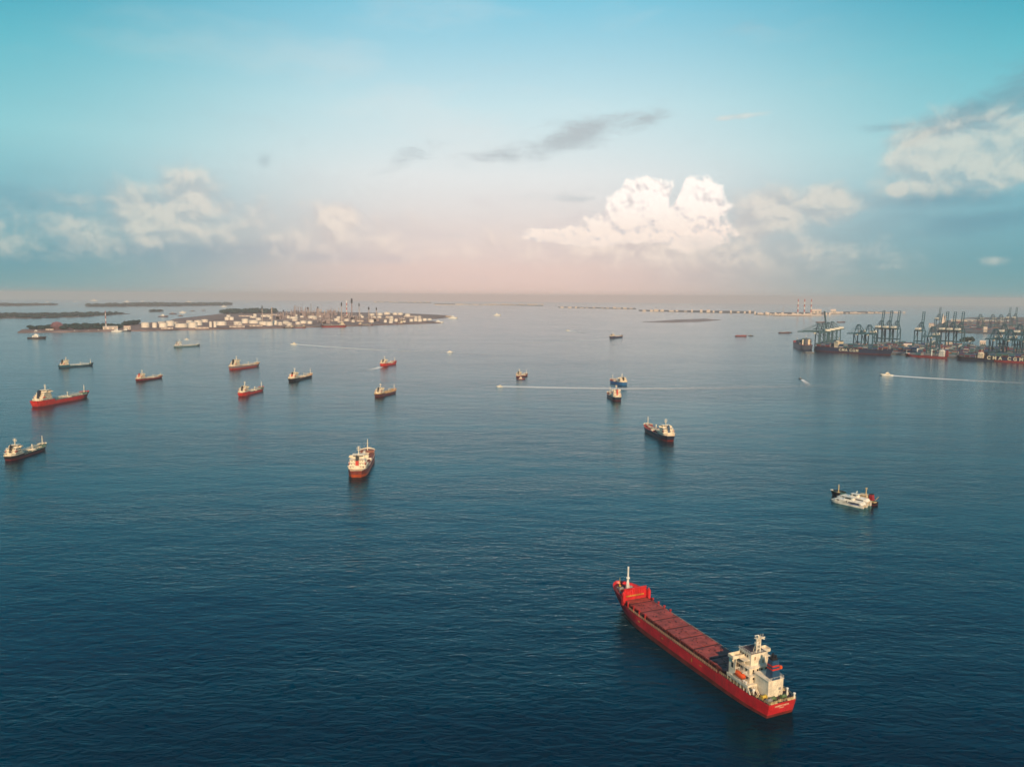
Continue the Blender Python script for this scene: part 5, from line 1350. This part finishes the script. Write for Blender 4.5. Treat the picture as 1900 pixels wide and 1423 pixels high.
# ship-to-shore cranes: legs, portal beams, apex frame, boom (down or raised), machinery house
CG = mat('crane_teal', (.03, .10, .13), .55, vary=.1); CWH = mat('crane_house', (.72, .68, .58), .5)
def gantry_crane(pos, face, boom, label, H=52.0, A=78.0, group='quay cranes of the terminal', reach=62.0, z=5.0, m=None):
    """face: the way the boom points (radians); boom: 'down' or 'up'"""
    m = m or CG
    root = empty('gantry_crane', (pos.x, pos.y, z), face); tag(root, label, 'crane', group)
    # local +x is the water side
    for sx in (0, -26):
        for sy in (-12, 12):
            b = MB(); b.box(sx - 1.3, sx + 1.3, sy - 1.3, sy + 1.3, 0, H); b.build('leg', m, root)
    b = MB()
    for sx in (0, -26):
        b.box(sx - 1.1, sx + 1.1, -12, 12, 14, 17); b.box(sx - 1.1, sx + 1.1, -12, 12, H - 3, H)
    for sy in (-12, 12):
        b.box(-26, 0, sy - 1, sy + 1, 14, 17); b.box(-26, 0, sy - 1, sy + 1, H - 3, H); b.bar((-26, sy, 17), (0, sy, H - 3), 1.3)
    b.build('portal_beam', m, root)
    b = MB()
    for sy in (-1, 1):
        b.bar((0, sy * 11, H), (-2, sy * 3.6, A), 2.0); b.bar((-26, sy * 11, H), (-4, sy * 3.6, A), 1.3)
    b.box(-4.5, -.5, -4.4, 4.4, A - 2, A + .6); b.box(-3.6, -1.4, -7, 7, H + (A - H) * .5 - .7, H + (A - H) * .5 + .7); b.build('apex_frame', m, root)
    b = MB()
    for sy in (-3.6, 3.6): b.box(-44, 2, sy - .9, sy + .9, H - 1, H + 2.4)
    for k in range(8): b.box(-44 + k * 6.4, -43 + k * 6.4, -3.6, 3.6, H, H + 1.2)
    b.build('girder', m, root)
    b = MB()
    if boom == 'down':
        for sy in (-3.6, 3.6): b.box(2, reach, sy - .9, sy + .9, H - .8, H + 2.2)
        for k in range(int(reach / 7)): b.box(4 + k * 7, 5 + k * 7, -3.6, 3.6, H, H + 1.2)
        bo = b.build('boom', m, root)
        b = MB()
        for sy in (-3.4, 3.4): b.bar((-2, sy, A), (reach * .55, sy, H + 2), .55); b.bar((-2, sy, A), (reach * .95, sy, H + 2), .55)
        b.build('stay', m, root)
    else:
        tip = Vector((2 + reach * .16, 0, H + reach * .99)); 
        for sy in (-3.6, 3.6):
            b.bar((2, sy, H), (tip.x, sy * .9, tip.z), 2.0)
        for k in range(9):
            q = Vector((2, 0, H)).lerp(tip, (k + 1) / 9); b.box(q.x - .6, q.x + .6, -3.6, 3.6, q.z - .6, q.z + .6)
        b.build('boom', m, root)
    b = MB()
    for sy in (-3.4, 3.4): b.bar((-3, sy, A), (-42, sy, H + 2), .55)
    b.build('back_stay', m, root)
    b = MB(); b.box(-40, -20, -6.2, 6.2, H + 2.6, H + 8.5); b.build('machinery_house', CWH, root)
    b = MB(); b.box(6, 12, -2.5, 2.5, H - 5.5, H - 1.2) if boom == 'down' else b.box(-12, -6, -2.5, 2.5, H - 5.5, H - 1.2); b.build('cab', CWH, root)
    for sx in (0, -26):
        b = MB(); b.box(sx - 1.6, sx + 1.6, -15, 15, 0, 2.2); b.build('bogie', STEEL, root)
    return root
def s_at(px, n_):
    """how far along the quay a photo column cuts the line n_ metres inland"""
    lo, hi = -400.0, 1500.0
    for _ in range(50):
        md_ = (lo + hi) / 2; p_ = qp(md_, n_) - Vector((0, 0, CAM_H)); x = CX + FPX * p_.dot(_R) / p_.dot(_F)
        if x < px: lo = md_
        else: hi = md_
    return lo
FRONT = math.atan2(-QN.y, -QN.x); REAR = FRONT + math.pi
fl = ['first quay crane with lowered boom over the navy ship', 'second quay crane with lowered boom over the navy ship', 'quay crane with lowered boom behind the low red feeder', 'quay crane with lowered boom left of the spaced lettering', 'quay crane with lowered boom above the spaced lettering', 'quay crane with lowered boom cut by the photo edge']
for px, lab in zip((1590, 1610, 1727, 1843, 1870, 1899), fl):
    gantry_crane(qp(s_at(px, 56), 56), FRONT, 'down', lab)
rl = ['first of three tall cranes with raised booms', 'middle of three tall cranes with raised booms', 'last of three tall cranes with raised booms', 'lone tall crane with raised boom above the red feeder', 'first raised boom crane before the far terminal', 'second raised boom crane before the far terminal', 'third raised boom crane before the far terminal']
for px, lab in zip((1634, 1648.5, 1663), rl[:3]): gantry_crane(qp(s_at(px, 560), 560), REAR, 'up', lab)
gantry_crane(qp(s_at(1708, 480), 480), REAR, 'up', rl[3])
for px, lab in zip((1752, 1766, 1781), rl[4:]): gantry_crane(qp(s_at(px, 560), 560), REAR, 'up', lab)
for px, lab in zip((1861, 1890), ['crane with its boom lowered away at the back quay', 'last crane with its boom lowered away at the back quay']): gantry_crane(qp(s_at(px, 540), 540), REAR, 'down', lab)
# cranes of the side berth, booms to the left
def side_crane(px, py, boom, label, H=52): 
    p_ = ground(px, py); gantry_crane(p_, R(184), boom, label, H)
side_crane(1515, 650, 'down', 'side berth crane with its boom lowered far out over the water')
side_crane(1533, 645, 'up', 'side berth crane with one dark boom raised above the rest')
side_crane(1524, 647.5, 'down', 'middle side berth crane with lowered boom beside the raised one')
side_crane(1541, 642.5, 'down', 'rear side berth crane hidden behind its neighbours')
terminal_slab('side_quay', -6, 40, 46, 470, 4.99)
# yard: blocks of boxes and the straddling yard cranes
rng = random.Random(77)
yard = MB()
for row in range(9):
    n_ = 115 + row * 44
    s_ = 60
    while s_ < 880:
        if rng.random() < .87:
            hh = rng.randint(2, 5); rr = 5
            for r in range(rr):
                for k in range(max(1, hh - rng.randint(0, 1))):
                    p0 = (s_, n_ + r * 2.7, 5 + k * 2.62); m_ = rng.choices(range(8), CW)[0]
                    c = [qp(s_, n_ + r * 2.7), qp(s_ + 12.2, n_ + r * 2.7), qp(s_ + 12.2, n_ + r * 2.7 + 2.4), qp(s_, n_ + r * 2.7 + 2.4)]
                    yard.add([(q.x, q.y, p0[2]) for q in c] + [(q.x, q.y, p0[2] + 2.5) for q in c], [(4, 5, 6, 7), (0, 1, 5, 4), (1, 2, 6, 5), (2, 3, 7, 6), (3, 0, 4, 7)], m_)
        s_ += 13.4
o = yard.build('container_yard', CC, None, 'stuff'); o['label'] = 'rows of stacked containers filling the terminal yard'
for k in range(16):
    s_, n_ = 80 + (k * 137) % 760, 112 + 44 * ((k * 5) % 9)
    p_ = qp(s_, n_); root = empty('yard_crane', (p_.x, p_.y, 5), QANG); tag(root, 'dark yard crane in container row %s from the water, %s' % (nth((k * 5) % 9), 'the one nearer the side berth' if k >= 9 and s_ < 80 + ((k - 9) * 137) % 760 or k < 7 and s_ < 80 + ((k + 9) * 137) % 760 else 'the one farther along' ), 'crane', 'yard cranes among the containers')
    for sx in (0, 9):
        b = MB()
        for sy in (-3, 19): b.box(sx - .7, sx + .7, sy - .7, sy + .7, 0, 21)
        b.box(sx - .8, sx + .8, -3, 19, 20, 22.4); b.build('portal_frame', CG, root)
    b = MB(); b.box(1, 8, 5, 9, 20, 23.5); b.build('trolley', CWH, root)
for k, (px, py, w, h_) in enumerate([(1684, 646, 13, 8), (1823, 641, 9, 9), (1760, 640, 12, 5), (1560, 640, 8, 5)]):
    building(px, py, w, h_, ['white office block in the yard left of the lone crane', 'cream tower block behind the feeder', 'low pale workshop in the middle of the yard', 'pale gatehouse beside the side berth'][k], 'terminal buildings', 5.0, PALE, SHED, .5, 'terminal_building')
wood = [(1790, 639), (1806, 637), (1800, 635.5), (1785, 637)]
forest('forest', scatter(wood, 40, 5, 90), 13, 9, LEAF, 91, 'small clump of trees in the container yard')
# the farther terminal behind
far_t = [(1726, 616), (1800, 618), (1905, 622.5), (1960, 624), (1960, 590), (1905, 589.5), (1800, 590), (1750, 597), (1728, 607)]
land('far_terminal', far_t, 5, mat('far_terminal_ground', (.09, .10, .11), .9, vary=.35, scale=.02), 92, 3)
rng = random.Random(93); fy = MB()
for (x, y, z) in scatter([(1742, 611), (1900, 618), (1955, 619), (1950, 598), (1830, 597), (1765, 600)], 420, 5, 94):
    for k in range(rng.randint(1, 4)): 
        m_ = rng.choices(range(8), CW)[0]; c = Vector((x, y, 0)); d1 = QA * 24; d2 = QN * 5
        P = [c, c + d1, c + d1 + d2, c + d2]
        fy.add([(q.x, q.y, z + k * 2.62) for q in P] + [(q.x, q.y, z + k * 2.62 + 2.5) for q in P], [(4, 5, 6, 7), (0, 1, 5, 4), (1, 2, 6, 5), (2, 3, 7, 6), (3, 0, 4, 7)], m_)
o = fy.build('container_yard', CC, None, 'stuff'); o['label'] = 'hazy container rows on the farther terminal'
for px, py, bm_, lab in [(1741, 611, 'up', 'faint raised crane at the corner of the farther terminal'), (1817, 611, 'down', 'faint low crane on the farther terminal before the sheds'), (1840, 611, 'down', 'faint crane second in the farther terminal row'), (1855, 611, 'down', 'faint crane third in the farther terminal row'), (1871, 608, 'up', 'faint raised boom crane on the farther terminal'), (1883, 608, 'up', 'faint raised boom crane nearest the photo edge on the farther terminal')]:
    gantry_crane(ground(px, py, 5), FRONT if bm_ == 'down' else REAR, bm_, lab, group='cranes of the farther terminal')
building(1790, 596.5, 44, 4, 'long white shed at the back of the farther terminal', 'farther terminal sheds', 5, PALE, WHITE, .3, 'long_shed', win=False)
building(1846, 598, 42, 4, 'second long white shed at the back of the farther terminal', 'farther terminal sheds', 5, PALE, WHITE, .3, 'long_shed', win=False)
building(1729, 608, 10, 8, 'pinkish block on the corner of the farther terminal', 'farther terminal blocks', 5, SHED, SHEDR, .7, 'terminal_building')
building(1828, 616, 6, 9, 'bright cream tower on the farther terminal quay', 'farther terminal blocks', 5, PALE, PALE, .7, 'terminal_building')
def sail_tower(px, py, w, h_):
    p_ = ground(px, py, 5); W = pxsize(px, py, w); H = pxsize(px, py, h_); root = empty('sail_tower', (p_.x, p_.y, 5)); tag(root, 'white sail shaped tower pair behind the raised booms', 'tower')
    for k, (x, hh) in enumerate(((-W * .3, H), (W * .3, H * .8))):
        b = MB(); v = []
        for i, t in enumerate((0, .3, .6, .85, 1)):
            w_ = W * .28 * (1 - t ** 1.6) + .5; v += [(x - w_, -8, hh * t), (x + w_ * .8, -8, hh * t), (x + w_ * .8, 8, hh * t), (x - w_, 8, hh * t)]
        f = []
        for i in range(4): f += [(i * 4 + j, i * 4 + (j + 1) % 4, i * 4 + 4 + (j + 1) % 4, i * 4 + 4 + j) for j in range(4)]
        f.append((16, 17, 18, 19)); b.add(v, f); b.build('sail', PALE, root)
sail_tower(1750.5, 600, 7, 17)

# ------------------------------------------------------------------ the hazy air
def make_haze():
    bm = bmesh.new()
    bmesh.ops.create_cube(bm, size=1.0)
    top, bot, half = CAM_H + 45.0, -1.0, SEA + 500.0
    for v in bm.verts:
        v.co = Vector((v.co.x * 2 * half, v.co.y * 2 * half, top if v.co.z > 0 else bot))
    me = bpy.data.meshes.new("haze"); bm.to_mesh(me); bm.free()
    o = link(bpy.data.objects.new("haze", me)); tag(o, kind='stuff')
    m = bpy.data.materials.new("haze_air"); m.use_nodes = True
    t = m.node_tree; t.nodes.clear()
    pv = t.nodes.new('ShaderNodeVolumePrincipled')
    pv.inputs['Color'].default_value = (.95, .86, .87, 1)
    pv.inputs['Density'].default_value = 5.5e-5
    pv.inputs['Anisotropy'].default_value = 0.0
    out = t.nodes.new('ShaderNodeOutputMaterial')
    t.links.new(pv.outputs[0], out.inputs['Volume'])
    me.materials.append(m)
make_haze()
